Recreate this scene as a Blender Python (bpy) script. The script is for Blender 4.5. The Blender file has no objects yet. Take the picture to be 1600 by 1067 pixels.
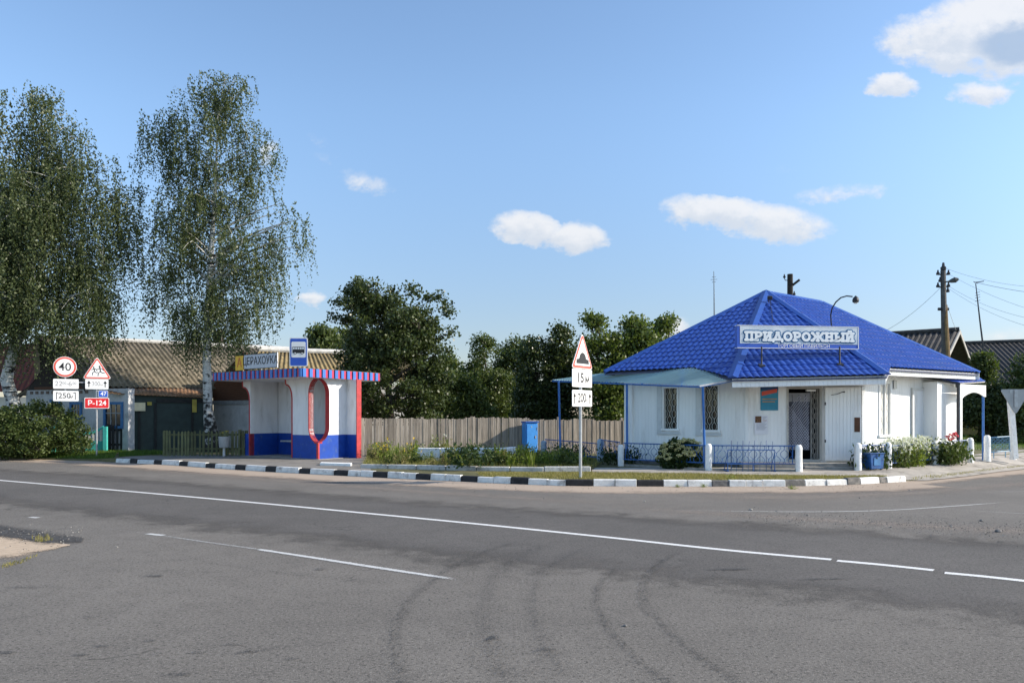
import bpy, bmesh, math, random
import numpy as np
from mathutils import Vector, noise as mnoise
random.seed(7)
rng = np.random.default_rng(11)
sc = bpy.context.scene
col = sc.collection
PI = math.pi

# ---------------------------------------------------------------- camera, sky, sun, exposure
H = 1.6            # eye height
F = 1225.0         # focal length in photo pixels (photo is 1600 wide)
HY = 648.0         # horizon row
cam_d = bpy.data.cameras.new('camera')
cam = bpy.data.objects.new('camera', cam_d); col.objects.link(cam)
cam.location = (0, 0, H); cam.rotation_euler = (PI/2, 0, 0)
cam_d.sensor_width = 36; cam_d.lens = 36*F/1600
cam_d.shift_y = (HY-533.5)/1600
cam_d.clip_end = 3000
sc.camera = cam

SUN = Vector((.90, -.05, .47)).normalized()
sd = bpy.data.lights.new('sun', 'SUN'); sd.energy = 4.3; sd.angle = math.radians(.5); sd.color = (1, .91, .78)
sun = bpy.data.objects.new('sun', sd); col.objects.link(sun)
sun.rotation_euler = (-SUN).to_track_quat('-Z', 'Y').to_euler()

world = bpy.data.worlds.new('World'); sc.world = world; world.use_nodes = True
wn = world.node_tree.nodes; wl = world.node_tree.links; wn.clear()
def node(nt, typ, **kw):
    n = nt.nodes.new(typ)
    for k, v in kw.items(): setattr(n, k, v)
    return n
def mth(nt, op, a, b=None, c=None, clamp=False):
    n = node(nt, 'ShaderNodeMath', operation=op, use_clamp=clamp)
    for i, v in enumerate((a, b, c)):
        if v is None: continue
        if isinstance(v, (int, float)): n.inputs[i].default_value = v
        else: nt.links.new(v, n.inputs[i])
    return n.outputs[0]
def mixc(nt, fac, a, b, blend='MIX'):
    n = node(nt, 'ShaderNodeMix', data_type='RGBA', blend_type=blend)
    for s, v in ((n.inputs[0], fac), (n.inputs[6], a), (n.inputs[7], b)):
        if isinstance(v, (int, float)): s.default_value = v
        elif isinstance(v, (tuple, list)): s.default_value = (*v[:3], 1)
        else: nt.links.new(v, s)
    return n.outputs[2]
def smooth(nt, x, lo, hi):
    n = node(nt, 'ShaderNodeMapRange', interpolation_type='SMOOTHSTEP')
    nt.links.new(x, n.inputs[0]); n.inputs[1].default_value = lo; n.inputs[2].default_value = hi
    return n.outputs[0]
def build_sky():
    nt = world.node_tree
    sky = node(nt, 'ShaderNodeTexSky', sky_type='NISHITA', sun_disc=False)
    sky.sun_elevation = math.asin(SUN.z); sky.sun_rotation = math.atan2(SUN.x, SUN.y)
    sky.air_density = 1.0; sky.dust_density = .6; sky.ozone_density = 2.2; sky.altitude = 150
    tc = node(nt, 'ShaderNodeTexCoord')
    sep = node(nt, 'ShaderNodeSeparateXYZ'); nt.links.new(tc.outputs['Generated'], sep.inputs[0])
    yy = mth(nt, 'MAXIMUM', sep.outputs[1], .05)
    u = mth(nt, 'DIVIDE', sep.outputs[0], yy); v = mth(nt, 'DIVIDE', sep.outputs[2], yy)
    cv = node(nt, 'ShaderNodeCombineXYZ'); nt.links.new(u, cv.inputs[0]); nt.links.new(v, cv.inputs[1])
    def nz(scale, det, off=0, sq=1.0):
        mp = node(nt, 'ShaderNodeMapping'); mp.inputs['Scale'].default_value = (scale, scale*sq, 1); mp.inputs['Location'].default_value = (off, off*.7, off)
        nt.links.new(cv.outputs[0], mp.inputs[0])
        n = node(nt, 'ShaderNodeTexNoise'); n.inputs['Scale'].default_value = 1; n.inputs['Detail'].default_value = det; n.inputs['Roughness'].default_value = .62
        nt.links.new(mp.outputs[0], n.inputs['Vector']); return n.outputs[0]
    n1 = nz(22, 6, 3.1, 1.5); n2 = nz(60, 5, 9.2, 1.3); n3 = nz(11, 4, 5.5, 2.0)
    du = mth(nt, 'MULTIPLY', mth(nt, 'SUBTRACT', n3, .5), .05); uu = mth(nt, 'ADD', u, du)
    dv = mth(nt, 'MULTIPLY', mth(nt, 'SUBTRACT', n1, .5), .035); vv = mth(nt, 'ADD', v, dv)
    #        px    py    hx   hy  strength tilt
    clouds = [(825, 358, 52, 24, 1.0, .10), (895, 374, 54, 24, 1.0, .0), (1120, 332, 88, 26, 1.0, .05), (1215, 350, 84, 30, .9, .12),
              (1320, 302, 95, 14, .45, -.1), (1500, 62, 130, 44, .95, 0), (1580, 25, 150, 44, 1.0, -.1), (1600, 92, 130, 40, .9, .1), (1480, 100, 90, 18, .7, .1),
              (1395, 134, 46, 20, 1.0, 0), (1536, 145, 52, 17, .75, 0), (484, 468, 26, 13, .8, 0), (565, 285, 48, 18, .45, .2), (520, 250, 40, 14, .22, .2), (495, 216, 30, 9, .2, .2),
              (422, 238, 17, 19, .6, 0), (1590, 530, 70, 22, .35, 0), (735, 600, 70, 40, .12, 0), (1055, 512, 30, 16, .8, 0), (1215, 262, 40, 9, .15, 0), (640, 590, 90, 60, .15, 0)]
    dens = None; vs = None
    for (px, py, hx, hy, st, tilt) in clouds:
        cu, cvv = (px-800)/F, (HY-py)/F; a, b = hx/F*1.14, hy/F*1.22
        x = mth(nt, 'DIVIDE', mth(nt, 'SUBTRACT', uu, cu), a)
        y = mth(nt, 'DIVIDE', mth(nt, 'ADD', mth(nt, 'SUBTRACT', vv, cvv), mth(nt, 'MULTIPLY', mth(nt, 'SUBTRACT', uu, cu), tilt)), b)
        m = mth(nt, 'SUBTRACT', 1.0, mth(nt, 'ADD', mth(nt, 'MULTIPLY', x, x), mth(nt, 'MULTIPLY', y, y)), clamp=True)
        m = mth(nt, 'MULTIPLY', mth(nt, 'POWER', m, .7), st)
        sh = mth(nt, 'MULTIPLY', m, y)
        dens = m if dens is None else mth(nt, 'MAXIMUM', dens, m)
        vs = sh if vs is None else mth(nt, 'ADD', vs, sh)
    d = mth(nt, 'SUBTRACT', mth(nt, 'ADD', dens, mth(nt, 'MULTIPLY', mth(nt, 'SUBTRACT', n2, .5), .55)), mth(nt, 'MULTIPLY', mth(nt, 'SUBTRACT', .62, n1), 1.1))
    a = mth(nt, 'MULTIPLY', smooth(nt, d, .0, .66), smooth(nt, dens, .0, .35))
    # grey underside of the big cloud mass
    gx = mth(nt, 'DIVIDE', mth(nt, 'SUBTRACT', uu, (1610-800)/F), .085); gy = mth(nt, 'DIVIDE', mth(nt, 'SUBTRACT', vv, (HY-72)/F), .033)
    g = mth(nt, 'SUBTRACT', 1.0, mth(nt, 'ADD', mth(nt, 'MULTIPLY', gx, gx), mth(nt, 'MULTIPLY', gy, gy)), clamp=True)
    cl = mixc(nt, smooth(nt, mth(nt, 'ADD', vs, mth(nt, 'SUBTRACT', n2, .5)), -.5, .4), (3.0, 3.2, 3.5), (3.9, 3.9, 3.95))
    cl = mixc(nt, mth(nt, 'MULTIPLY', smooth(nt, g, 0, .7), .9), cl, (1.75, 2.25, 3.0))
    hz = smooth(nt, v, .42, -.02)
    skyc = mixc(nt, 1.0, sky.outputs[0], mixc(nt, hz, (1.0, 1.03, 1.04), (.56, .52, .55)), 'MULTIPLY')
    out = mixc(nt, mth(nt, 'MULTIPLY', a, .87), skyc, cl)
    bg = node(nt, 'ShaderNodeBackground'); bg.inputs[1].default_value = .145
    nt.links.new(out, bg.inputs[0]); o = node(nt, 'ShaderNodeOutputWorld'); nt.links.new(bg.outputs[0], o.inputs[0])
build_sky()
vw = sc.view_settings; vw.view_transform = 'Standard'; vw.look = 'None'; vw.gamma = 1; vw.exposure = .72

# ---------------------------------------------------------------- helpers
def at(px, py, Y): return Vector(((px-800)/F*Y, Y, H+(HY-py)/F*Y))
def gr(px, py, z=0.0):
    Y = F*(H-z)/(py-HY); return Vector(((px-800)/F*Y, Y, z))
VZ = .13
def vg(px, py): return gr(px, py, VZ)
def hit(px, py, p0, n):            # the point of a plane seen at a pixel
    d = Vector(((px-800)/F, 1, (HY-py)/F)); c = Vector((0, 0, H))
    return c + d*((p0-c).dot(n)/d.dot(n))
def tag(o, label=None, cat=None, group=None, kind=None):
    if label: o['label'] = label
    if cat: o['category'] = cat
    if group: o['group'] = group
    if kind: o['kind'] = kind
    return o
def thing(name, label, cat, loc=(0, 0, 0), group=None):
    o = bpy.data.objects.new(name, None); col.objects.link(o); o.location = loc; o.empty_display_size = .2
    return tag(o, label, cat, group)

class MB:
    def __init__(s): s.v = []; s.f = []; s.m = []; s.uv = {}
    def add(s, vs, fs, m=0):
        k = len(s.v); s.v += [tuple(p) for p in vs]
        for f in fs: s.f.append(tuple(i+k for i in f)); s.m.append(m)
    def obox(s, o, a, b, c, m=0):          # origin corner and three edge vectors
        o, a, b, c = map(Vector, (o, a, b, c))
        if a.cross(b).dot(c) < 0: a, b = b, a
        P = [o, o+a, o+a+b, o+b, o+c, o+a+c, o+a+b+c, o+b+c]
        s.add(P, [(3, 2, 1, 0), (4, 5, 6, 7), (0, 1, 5, 4), (1, 2, 6, 5), (2, 3, 7, 6), (3, 0, 4, 7)], m)
    def cbox(s, c, a, b, d, m=0):          # centre and full edge vectors
        a, b, d = map(Vector, (a, b, d)); s.obox(Vector(c)-a/2-b/2-d/2, a, b, d, m)
    def prism(s, pts, ext, m=0, mside=None):   # polygon extruded by vector
        n = len(pts); e = Vector(ext); pts = [Vector(p) for p in pts]
        nn = Vector((0, 0, 0))
        for i in range(n): nn += pts[i].cross(pts[(i+1) % n])
        if nn.dot(e) < 0: pts = pts[::-1]
        k = len(s.v); s.v += [tuple(p) for p in pts]+[tuple(p+e) for p in pts]
        s.f.append(tuple(k+i for i in range(n))[::-1]); s.m.append(m)
        s.f.append(tuple(k+n+i for i in range(n))); s.m.append(m)
        for i in range(n):
            j = (i+1) % n; s.f.append((k+i, k+j, k+n+j, k+n+i)); s.m.append(m if mside is None else mside)
    def tube(s, pts, r, n=8, m=0, cap=True):
        pts = [Vector(p) for p in pts]; N = len(pts)
        rr = r if isinstance(r, (list, tuple)) else [r]*N
        t0 = (pts[1]-pts[0]).normalized(); ref = Vector((0, 0, 1)) if abs(t0.z) < .9 else Vector((1, 0, 0))
        k = len(s.v); u = t0.cross(ref).normalized()
        for i in range(N):
            t = (pts[min(i+1, N-1)]-pts[max(i-1, 0)]).normalized()
            u = (u-t*u.dot(t)).normalized(); w = t.cross(u)
            for j in range(n):
                a = 2*PI*j/n; s.v.append(tuple(pts[i]+(u*math.cos(a)+w*math.sin(a))*rr[i]))
        for i in range(N-1):
            for j in range(n):
                j2 = (j+1) % n; s.f.append((k+i*n+j, k+i*n+j2, k+(i+1)*n+j2, k+(i+1)*n+j)); s.m.append(m)
        if cap:
            s.f.append(tuple(k+j for j in range(n))[::-1]); s.m.append(m)
            s.f.append(tuple(k+(N-1)*n+j for j in range(n))); s.m.append(m)
    def lathe(s, c, prof, n=16, m=0):      # profile of (r, z)
        c = Vector(c); s.tube([c+Vector((0, 0, z+i*1e-5)) for i, (r, z) in enumerate(prof)], [max(r, 1e-3) for r, z in prof], n, m)
    def grid(s, P, m=0):                   # rows of points
        k = len(s.v); nu = len(P[0])
        for row in P: s.v += [tuple(p) for p in row]
        for i in range(len(P)-1):
            for j in range(nu-1): s.f.append((k+i*nu+j, k+i*nu+j+1, k+(i+1)*nu+j+1, k+(i+1)*nu+j)); s.m.append(m)
    def build(s, name, mats, parent=None, smooth=False, kind=None):
        me = bpy.data.meshes.new(name); me.from_pydata(s.v, [], s.f)
        mats = mats if isinstance(mats, (list, tuple)) else [mats]
        for m in mats: me.materials.append(m)
        if len(mats) > 1: me.polygons.foreach_set('material_index', s.m)
        if smooth: me.polygons.foreach_set('use_smooth', [True]*len(me.polygons))
        o = bpy.data.objects.new(name, me); col.objects.link(o)
        if parent is not None:
            o.parent = parent; o.matrix_parent_inverse = parent.matrix_basis.inverted()
        if kind: o['kind'] = kind
        return o
def bevel(o, w, seg=2):
    b = o.modifiers.new('bevel', 'BEVEL'); b.width = w; b.segments = seg; b.limit_method = 'ANGLE'; b.angle_limit = math.radians(40); return o

# ---------------------------------------------------------------- materials
def sr(r, g, b):
    f = lambda c: (c/255/12.92) if c <= 10 else ((c/255+.055)/1.055)**2.4
    return (f(r), f(g), f(b))
def M(name, c, rough=.75, var=.18, scale=6., c2=None, det=5, bump=0., bscale=40., spec=.35, island=0., metal=0., stretch=(1, 1, 1), dirt=None, dscale=1.2, dlo=.52, dhi=.7, coat=0):
    m = bpy.data.materials.new(name); m.use_nodes = True; nt = m.node_tree; nt.nodes.clear()
    bs = node(nt, 'ShaderNodeBsdfPrincipled'); out = node(nt, 'ShaderNodeOutputMaterial'); nt.links.new(bs.outputs[0], out.inputs[0])
    tc = node(nt, 'ShaderNodeTexCoord'); mp = node(nt, 'ShaderNodeMapping'); mp.inputs['Scale'].default_value = stretch; nt.links.new(tc.outputs['Object'], mp.inputs[0])
    def nz(sc_, d=det, r=.6):
        n = node(nt, 'ShaderNodeTexNoise'); n.inputs['Scale'].default_value = sc_; n.inputs['Detail'].default_value = d; n.inputs['Roughness'].default_value = r
        nt.links.new(mp.outputs[0], n.inputs['Vector']); return n.outputs[0]
    fac = smooth(nt, nz(scale), .3, .7)
    lo = tuple(x*(1-var) for x in c); hi = tuple(min(1, x*(1+var)) for x in c) if c2 is None else c2
    cc = mixc(nt, fac, lo, hi)
    if dirt is not None: cc = mixc(nt, smooth(nt, nz(dscale, 8, .7), dlo, dhi), cc, dirt)
    if island:
        g = node(nt, 'ShaderNodeNewGeometry'); k = mth(nt, 'ADD', mth(nt, 'MULTIPLY', g.outputs['Random Per Island'], 2*island), 1-island)
        cb = node(nt, 'ShaderNodeCombineXYZ'); [nt.links.new(k, cb.inputs[i]) for i in range(3)]
        cc = mixc(nt, 1.0, cc, cb.outputs[0], 'MULTIPLY')
    nt.links.new(cc, bs.inputs['Base Color'])
    bs.inputs['Roughness'].default_value = rough; bs.inputs['Specular IOR Level'].default_value = spec; bs.inputs['Metallic'].default_value = metal
    if coat: bs.inputs['Coat Weight'].default_value = coat; bs.inputs['Coat Roughness'].default_value = .15
    if bump:
        b = node(nt, 'ShaderNodeBump'); b.inputs['Strength'].default_value = min(1, bump); b.inputs['Distance'].default_value = .02*max(1, bump)
        nt.links.new(nz(bscale, 6, .65), b.inputs['Height']); nt.links.new(b.outputs[0], bs.inputs['Normal'])
    return m
def leafmat(name, c1, c2, trans=.3, rough=.55, tint=(1.15, 1.25, .55)):
    m = bpy.data.materials.new(name); m.use_nodes = True; nt = m.node_tree; nt.nodes.clear()
    g = node(nt, 'ShaderNodeNewGeometry'); cc = mixc(nt, g.outputs['Random Per Island'], c1, c2)
    bs = node(nt, 'ShaderNodeBsdfPrincipled'); bs.inputs['Roughness'].default_value = rough; bs.inputs['Specular IOR Level'].default_value = .3
    nt.links.new(cc, bs.inputs['Base Color'])
    tr = node(nt, 'ShaderNodeBsdfTranslucent'); nt.links.new(mixc(nt, 1.0, cc, tint, 'MULTIPLY'), tr.inputs[0])
    mx = node(nt, 'ShaderNodeMixShader'); mx.inputs[0].default_value = trans
    nt.links.new(bs.outputs[0], mx.inputs[1]); nt.links.new(tr.outputs[0], mx.inputs[2])
    out = node(nt, 'ShaderNodeOutputMaterial'); nt.links.new(mx.outputs[0], out.inputs[0]); return m
def wornmat(name, c, soft=.25, wear=.6, nscale=9., amount=1.0, c2=None, rough=.85, fine=60., stretchy=1.0):
    """flat mark on the road: UV v runs across it (0..1), u along it in metres; the edge frays and the inside wears through"""
    m = bpy.data.materials.new(name); m.use_nodes = True; nt = m.node_tree; nt.nodes.clear()
    uv = node(nt, 'ShaderNodeUVMap'); sp = node(nt, 'ShaderNodeSeparateXYZ'); nt.links.new(uv.outputs[0], sp.inputs[0])
    e = mth(nt, 'SUBTRACT', .5, mth(nt, 'ABSOLUTE', mth(nt, 'SUBTRACT', sp.outputs[1], .5)))
    tc = node(nt, 'ShaderNodeTexCoord')
    def nz(s, d=6):
        n = node(nt, 'ShaderNodeTexNoise'); n.inputs['Scale'].default_value = s; n.inputs['Detail'].default_value = d; n.inputs['Roughness'].default_value = .7
        nt.links.new(tc.outputs['Object'], n.inputs['Vector']); return n.outputs[0]
    n1 = nz(nscale); n2 = nz(fine, 3)
    en = smooth(nt, mth(nt, 'ADD', e, mth(nt, 'MULTIPLY', mth(nt, 'SUBTRACT', n1, .5), soft*1.2)), 0.0, soft)
    wn_ = smooth(nt, mth(nt, 'ADD', mth(nt, 'MULTIPLY', n1, .6), mth(nt, 'MULTIPLY', n2, .4)), wear-.25, wear+.05)
    al = mth(nt, 'MULTIPLY', mth(nt, 'MULTIPLY', en, mth(nt, 'SUBTRACT', 1.0, wn_)) if wear < 1 else en, amount)
    endf = node(nt, 'ShaderNodeAttribute', attribute_name='fade'); al = mth(nt, 'MULTIPLY', al, endf.outputs['Fac'])
    grain = mth(nt, 'ADD', mth(nt, 'MULTIPLY', mth(nt, 'SUBTRACT', nz(85, 2), .5), 2.6), .5)
    al = mth(nt, 'GREATER_THAN', al, mth(nt, 'MAXIMUM', grain, .02))            # the coat breaks up into grains
    bs = node(nt, 'ShaderNodeBsdfPrincipled'); bs.inputs['Roughness'].default_value = rough; bs.inputs['Specular IOR Level'].default_value = .25
    nt.links.new(mixc(nt, n2, c, c2 or tuple(x*1.25 for x in c)), bs.inputs['Base Color'])
    tp = node(nt, 'ShaderNodeBsdfTransparent'); mx = node(nt, 'ShaderNodeMixShader')
    nt.links.new(al, mx.inputs[0]); nt.links.new(tp.outputs[0], mx.inputs[1]); nt.links.new(bs.outputs[0], mx.inputs[2])
    out = node(nt, 'ShaderNodeOutputMaterial'); nt.links.new(mx.outputs[0], out.inputs[0]); return m

WHITE = M('white_paint', (.78, .78, .76), .5, .05, 3, dirt=(.5, .48, .44), dscale=1.7, dlo=.6, dhi=.85)
SIDING = M('white_siding', (.80, .81, .81), .45, .04, 2, dirt=(.56, .55, .52), dscale=1.6, dlo=.5, dhi=.8, stretch=(1.4, 1.4, .25))
LIMEWASH = M('limewash', (.82, .82, .80), .9, .08, 9, bump=.7, bscale=22, dirt=(.38, .36, .33), dscale=5, dlo=.6, dhi=.72)
SIGNWHITE = M('sign_white', (.80, .80, .79), .4, .02)
SIGNGREY = M('sign_grey', (.36, .37, .38), .45, .08, 5, metal=.5)
BLACK = M('black_paint', (.018, .018, .02), .5, .1)
RED = M('red_paint', (.55, .055, .05), .5, .08, 8)
SIGNRED = M('sign_red', (.62, .09, .06), .45, .04)
SHRED = M('shelter_red', (.40, .038, .042), .6, .15, 7, dirt=(.32, .12, .09), dscale=5, dlo=.58, dhi=.72)
SHBLUE = M('shelter_blue', (.006, .052, .32), .6, .12, 5, dirt=(.05, .10, .26), dscale=4, dlo=.54, dhi=.72)
SHWHITE = M('shelter_white', (.74, .74, .75), .8, .05, 4, bump=.3, bscale=30, dirt=(.46, .45, .43), dscale=2.2, dlo=.52, dhi=.80, stretch=(1.3, 1.3, .4))
SIGNBLUE = M('sign_blue', (.03, .10, .48), .4, .04)
YELLOW = M('sign_yellow', (.75, .42, .02), .5, .04)
FENCEBLUE = M('railing_blue', (.025, .10, .30), .5, .15, 9)
POSTBLUE = M('post_blue', (.03, .14, .42), .45, .12, 6)
CABBLUE = M('cabinet_blue', (.05, .26, .66), .45, .08, 5)
BINBLUE = M('bin_blue', (.014, .075, .23), .5, .3, 9, dirt=(.12, .1, .08), dscale=6, dlo=.6, dhi=.75)
TILE = M('roof_tile_blue', (.012, .052, .29), .36, .10, 5, c2=(.020, .072, .36), spec=.5, dirt=(.028, .070, .25), dscale=.9, dlo=.5, dhi=.75)

GALV = M('galvanised', (.42, .43, .44), .45, .12, 14, metal=.6)
DARKMETAL = M('dark_metal', (.03, .03, .035), .45, .2)
GLASS = M('window_glass', (.012, .014, .016), .06, .2, 2, spec=.6)
CONC = M('concrete', (.30, .285, .26), .9, .22, 7, bump=.5, bscale=45, dirt=(.17, .16, .14), dscale=2.3, dlo=.5, dhi=.72)
DARKCONC = M('plinth_concrete', (.15, .145, .14), .9, .25, 5, bump=.5, bscale=30)
FENCEWOOD = M('weathered_wood', (.29, .25, .205), .9, .22, 3, island=.28, stretch=(6, 6, .5), bump=.5, bscale=10, dirt=(.10, .09, .075), dscale=1.6, dlo=.55, dhi=.8)
GREENWOOD = M('green_wood', (.10, .105, .05), .8, .2, 4, island=.25)
YELWOOD = M('yellow_wood', (.36, .29, .06), .8, .2, 4, island=.2)
DARKWOOD = M('dark_wood', (.02, .02, .019), .8, .25, 6, island=.3)
GATE = M('dark_green_gate', (.03, .045, .04), .7, .15, 4)
BROWNWOOD = M('brown_wood', (.10, .042, .022), .8, .2, 5, stretch=(1, 1, 6))
GREYWOOD = M('grey_boards', (.12, .11, .10), .9, .25, 5, stretch=(6, 6, .6))
BLUEFRAME = M('blue_frame', (.035, .14, .32), .6, .15)
ASB = M('slate_sheets', (.185, .158, .115), .95, .3, 5, bump=.4, bscale=20, dirt=(.085, .078, .055), dscale=1.3, dlo=.42, dhi=.7)
ASBDARK = M('dark_slate_sheets', (.055, .052, .05), .95, .3, 5, bump=.4, bscale=20, dirt=(.10, .095, .08), dscale=1.3, dlo=.5, dhi=.75)
ASBLIT = M('ochre_slate_sheets', (.26, .20, .10), .95, .25, 5, dirt=(.10, .08, .045), dscale=2, dlo=.45, dhi=.7)
RUST = M('rusty_sheet', (.22, .12, .06), .85, .3, 4, dirt=(.28, .2, .12), dscale=2)
MAROON = M('maroon_sheet', (.026, .010, .010), .9, .12, 3, spec=.1)
WHITEBRICK = M('white_brick', (.50, .50, .50), .9, .1, 8, bump=.5, bscale=18, dirt=(.3, .3, .3), dscale=2)
CREAM = M('cream_trim', (.62, .55, .36), .8, .1)
TEAL = M('teal_concrete', (.06, .42, .37), .75, .1, 5)

def birch_bark():
    m = M('birch_bark', (.55, .54, .50), .85, .15, 5, stretch=(1, 1, 5), dirt=(.022, .02, .018), dscale=1.5, dlo=.53, dhi=.58, bump=.5, bscale=8)
    nt = m.node_tree; bs = [n for n in nt.nodes if n.type == 'BSDF_PRINCIPLED'][0]; src = bs.inputs['Base Color'].links[0].from_socket
    tc = node(nt, 'ShaderNodeTexCoord'); sp = node(nt, 'ShaderNodeSeparateXYZ'); nt.links.new(tc.outputs['Object'], sp.inputs[0])
    n = node(nt, 'ShaderNodeTexNoise'); n.inputs['Scale'].default_value = 6; n.inputs['Detail'].default_value = 6; nt.links.new(tc.outputs['Object'], n.inputs['Vector'])
    f = smooth(nt, mth(nt, 'ADD', mth(nt, 'MULTIPLY', sp.outputs[2], .28), mth(nt, 'MULTIPLY', mth(nt, 'SUBTRACT', .5, n.outputs[0]), 2.6)), .75, .25)   # corky dark bark at the foot
    nt.links.new(mixc(nt, f, src, (.03, .027, .024)), bs.inputs['Base Color']); return m
BARKB = birch_bark()
AWN = leafmat('awning_sheet', (.66, .92, .98), (.66, .92, .98), .9, .4, (1, 1, 1))
BARKD = M('dark_bark', (.055, .045, .036), .95, .3, 6, bump=1, bscale=14)
TWIG = M('twigs', (.05, .042, .035), .9, .25)
POLEWOOD = M('pole_concrete', (.10, .095, .09), .9, .2, 6)
PROPWOOD = M('prop_timber', (.22, .14, .06), .85, .25, 4)
BIRCHLEAF = leafmat('birch_leaves', (.066, .090, .036), (.125, .148, .066), .36, .42, (1.05, 1.15, .62))
BIRCHLEAF2 = leafmat('yellow_birch_leaves', (.085, .092, .022), (.145, .14, .042), .32)
DARKLEAF = leafmat('dark_leaves', (.034, .052, .017), (.090, .112, .040), .24, .36)
MIDLEAF = leafmat('mid_leaves', (.048, .074, .020), (.115, .142, .045), .30, .42)
FRESHLEAF = leafmat('fresh_leaves', (.055, .085, .018), (.11, .14, .035), .3)
SHRUBLEAF = leafmat('shrub_leaves', (.036, .060, .015), (.100, .128, .034), .28)
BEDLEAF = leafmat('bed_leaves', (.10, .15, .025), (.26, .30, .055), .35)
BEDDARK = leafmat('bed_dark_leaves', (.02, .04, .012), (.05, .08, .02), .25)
DRYLEAF = leafmat('dry_leaves', (.15, .13, .05), (.28, .24, .10), .3)
GRASS = leafmat('grass_blades', (.20, .18, .055), (.34, .29, .11), .3)
GRASSG = leafmat('green_grass_blades', (.05, .11, .015), (.12, .19, .03), .3)
SUNLEAF = leafmat('sunny_leaves', (.070, .105, .022), (.155, .185, .05), .34, .42)
WPETAL = leafmat('white_petals', (.62, .62, .58), (.8, .8, .78), .2)
CPETAL = leafmat('cream_petals', (.42, .42, .18), (.62, .58, .36), .2)
RPETAL = leafmat('red_petals', (.6, .03, .06), (.8, .10, .16), .2)
YPETAL = leafmat('yellow_petals', (.7, .45, .02), (.8, .6, .1), .2)

# ---------------------------------------------------------------- text
def text_into(mb, s, size, origin, right, up=(0, 0, 1), bold=0., m=0, align='CENTER', narrow=1.0):
    cu = bpy.data.curves.new('t', 'FONT'); cu.body = s; cu.size = size; cu.align_x = align; cu.align_y = 'CENTER'; cu.offset = bold; cu.fill_mode = 'FRONT'
    cu.resolution_u = 4
    o = bpy.data.objects.new('t', cu); col.objects.link(o)
    bpy.context.view_layer.update()
    me = o.evaluated_get(bpy.context.evaluated_depsgraph_get()).to_mesh()
    R, U, O = Vector(right).normalized(), Vector(up).normalized(), Vector(origin)
    mb.add([O+R*(v.co.x*narrow)+U*v.co.y for v in me.vertices], [tuple(p.vertices) for p in me.polygons], m)
    o.to_mesh_clear(); bpy.data.objects.remove(o); bpy.data.curves.remove(cu)
class FR:                                   # upright frame: u to the right, v up, w towards the viewer of the face
    def __init__(s, o, normal):
        s.o = Vector(o); s.n = Vector((normal[0], normal[1], 0)).normalized(); s.up = Vector((0, 0, 1)); s.r = s.up.cross(s.n)
    def P(s, u, v, w=0): return s.o+s.r*u+s.up*v+s.n*w
    def box(s, mb, u0, u1, v0, v1, w0, w1, m=0): mb.obox(s.P(u0, v0, w0), s.r*(u1-u0), s.up*(v1-v0), s.n*(w1-w0), m)
    def poly(s, mb, pts, w0, w1, m=0): mb.prism([s.P(u, v, w0) for u, v in pts], s.n*(w1-w0), m)
    def text(s, mb, t, size, u, v, w, bold=0., m=0, narrow=1.0): text_into(mb, t, size, s.P(u, v, w), s.r, s.up, bold, m, 'CENTER', narrow)
def rrect(u0, u1, v0, v1, r, n=4):
    P = []
    for (cx, cy, a0) in ((u1-r, v1-r, 0), (u0+r, v1-r, 90), (u0+r, v0+r, 180), (u1-r, v0+r, 270)):
        for i in range(n+1):
            a = math.radians(a0+90*i/n); P.append((cx+r*math.cos(a), cy+r*math.sin(a)))
    return P
def rpoly(pts, r, n=4):                      # rounded convex polygon
    out = []; N = len(pts)
    for i in range(N):
        p = Vector(pts[i]); a = (Vector(pts[i-1])-p).normalized(); b = (Vector(pts[(i+1) % N])-p).normalized()
        h = a.angle(b)/2; c = p+(a+b).normalized()*(r/math.sin(h)); s0 = p+a*(r/math.tan(h)); s1 = p+b*(r/math.tan(h))
        a0 = math.atan2((s0-c).y, (s0-c).x); a1 = math.atan2((s1-c).y, (s1-c).x); d = (a1-a0+PI) % (2*PI)-PI
        for k in range(n+1): out.append((c.x+r*math.cos(a0+d*k/n), c.y+r*math.sin(a0+d*k/n)))
    return out
def circ(u, v, r, n=28): return [(u+r*math.cos(2*PI*i/n), v+r*math.sin(2*PI*i/n)) for i in range(n)]
def tri(h, scale, cy=0): # upward equilateral triangle of height h about its centroid
    a = h*2/math.sqrt(3)
    return [(-a/2*scale, cy-h/3*scale), (a/2*scale, cy-h/3*scale), (0, cy+2*h/3*scale)]
def capsule(a, b, w, n=6):
    a, b = Vector(a), Vector(b); d = b-a; ang = math.atan2(d.y, d.x); P = []
    for i in range(n+1): t = ang-PI/2+PI*i/n; P.append((b.x+w*math.cos(t), b.y+w*math.sin(t)))
    for i in range(n+1): t = ang+PI/2+PI*i/n; P.append((a.x+w*math.cos(t), a.y+w*math.sin(t)))
    return P
def interp(x, X, Yv): return float(np.interp(x, X, Yv))

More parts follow.
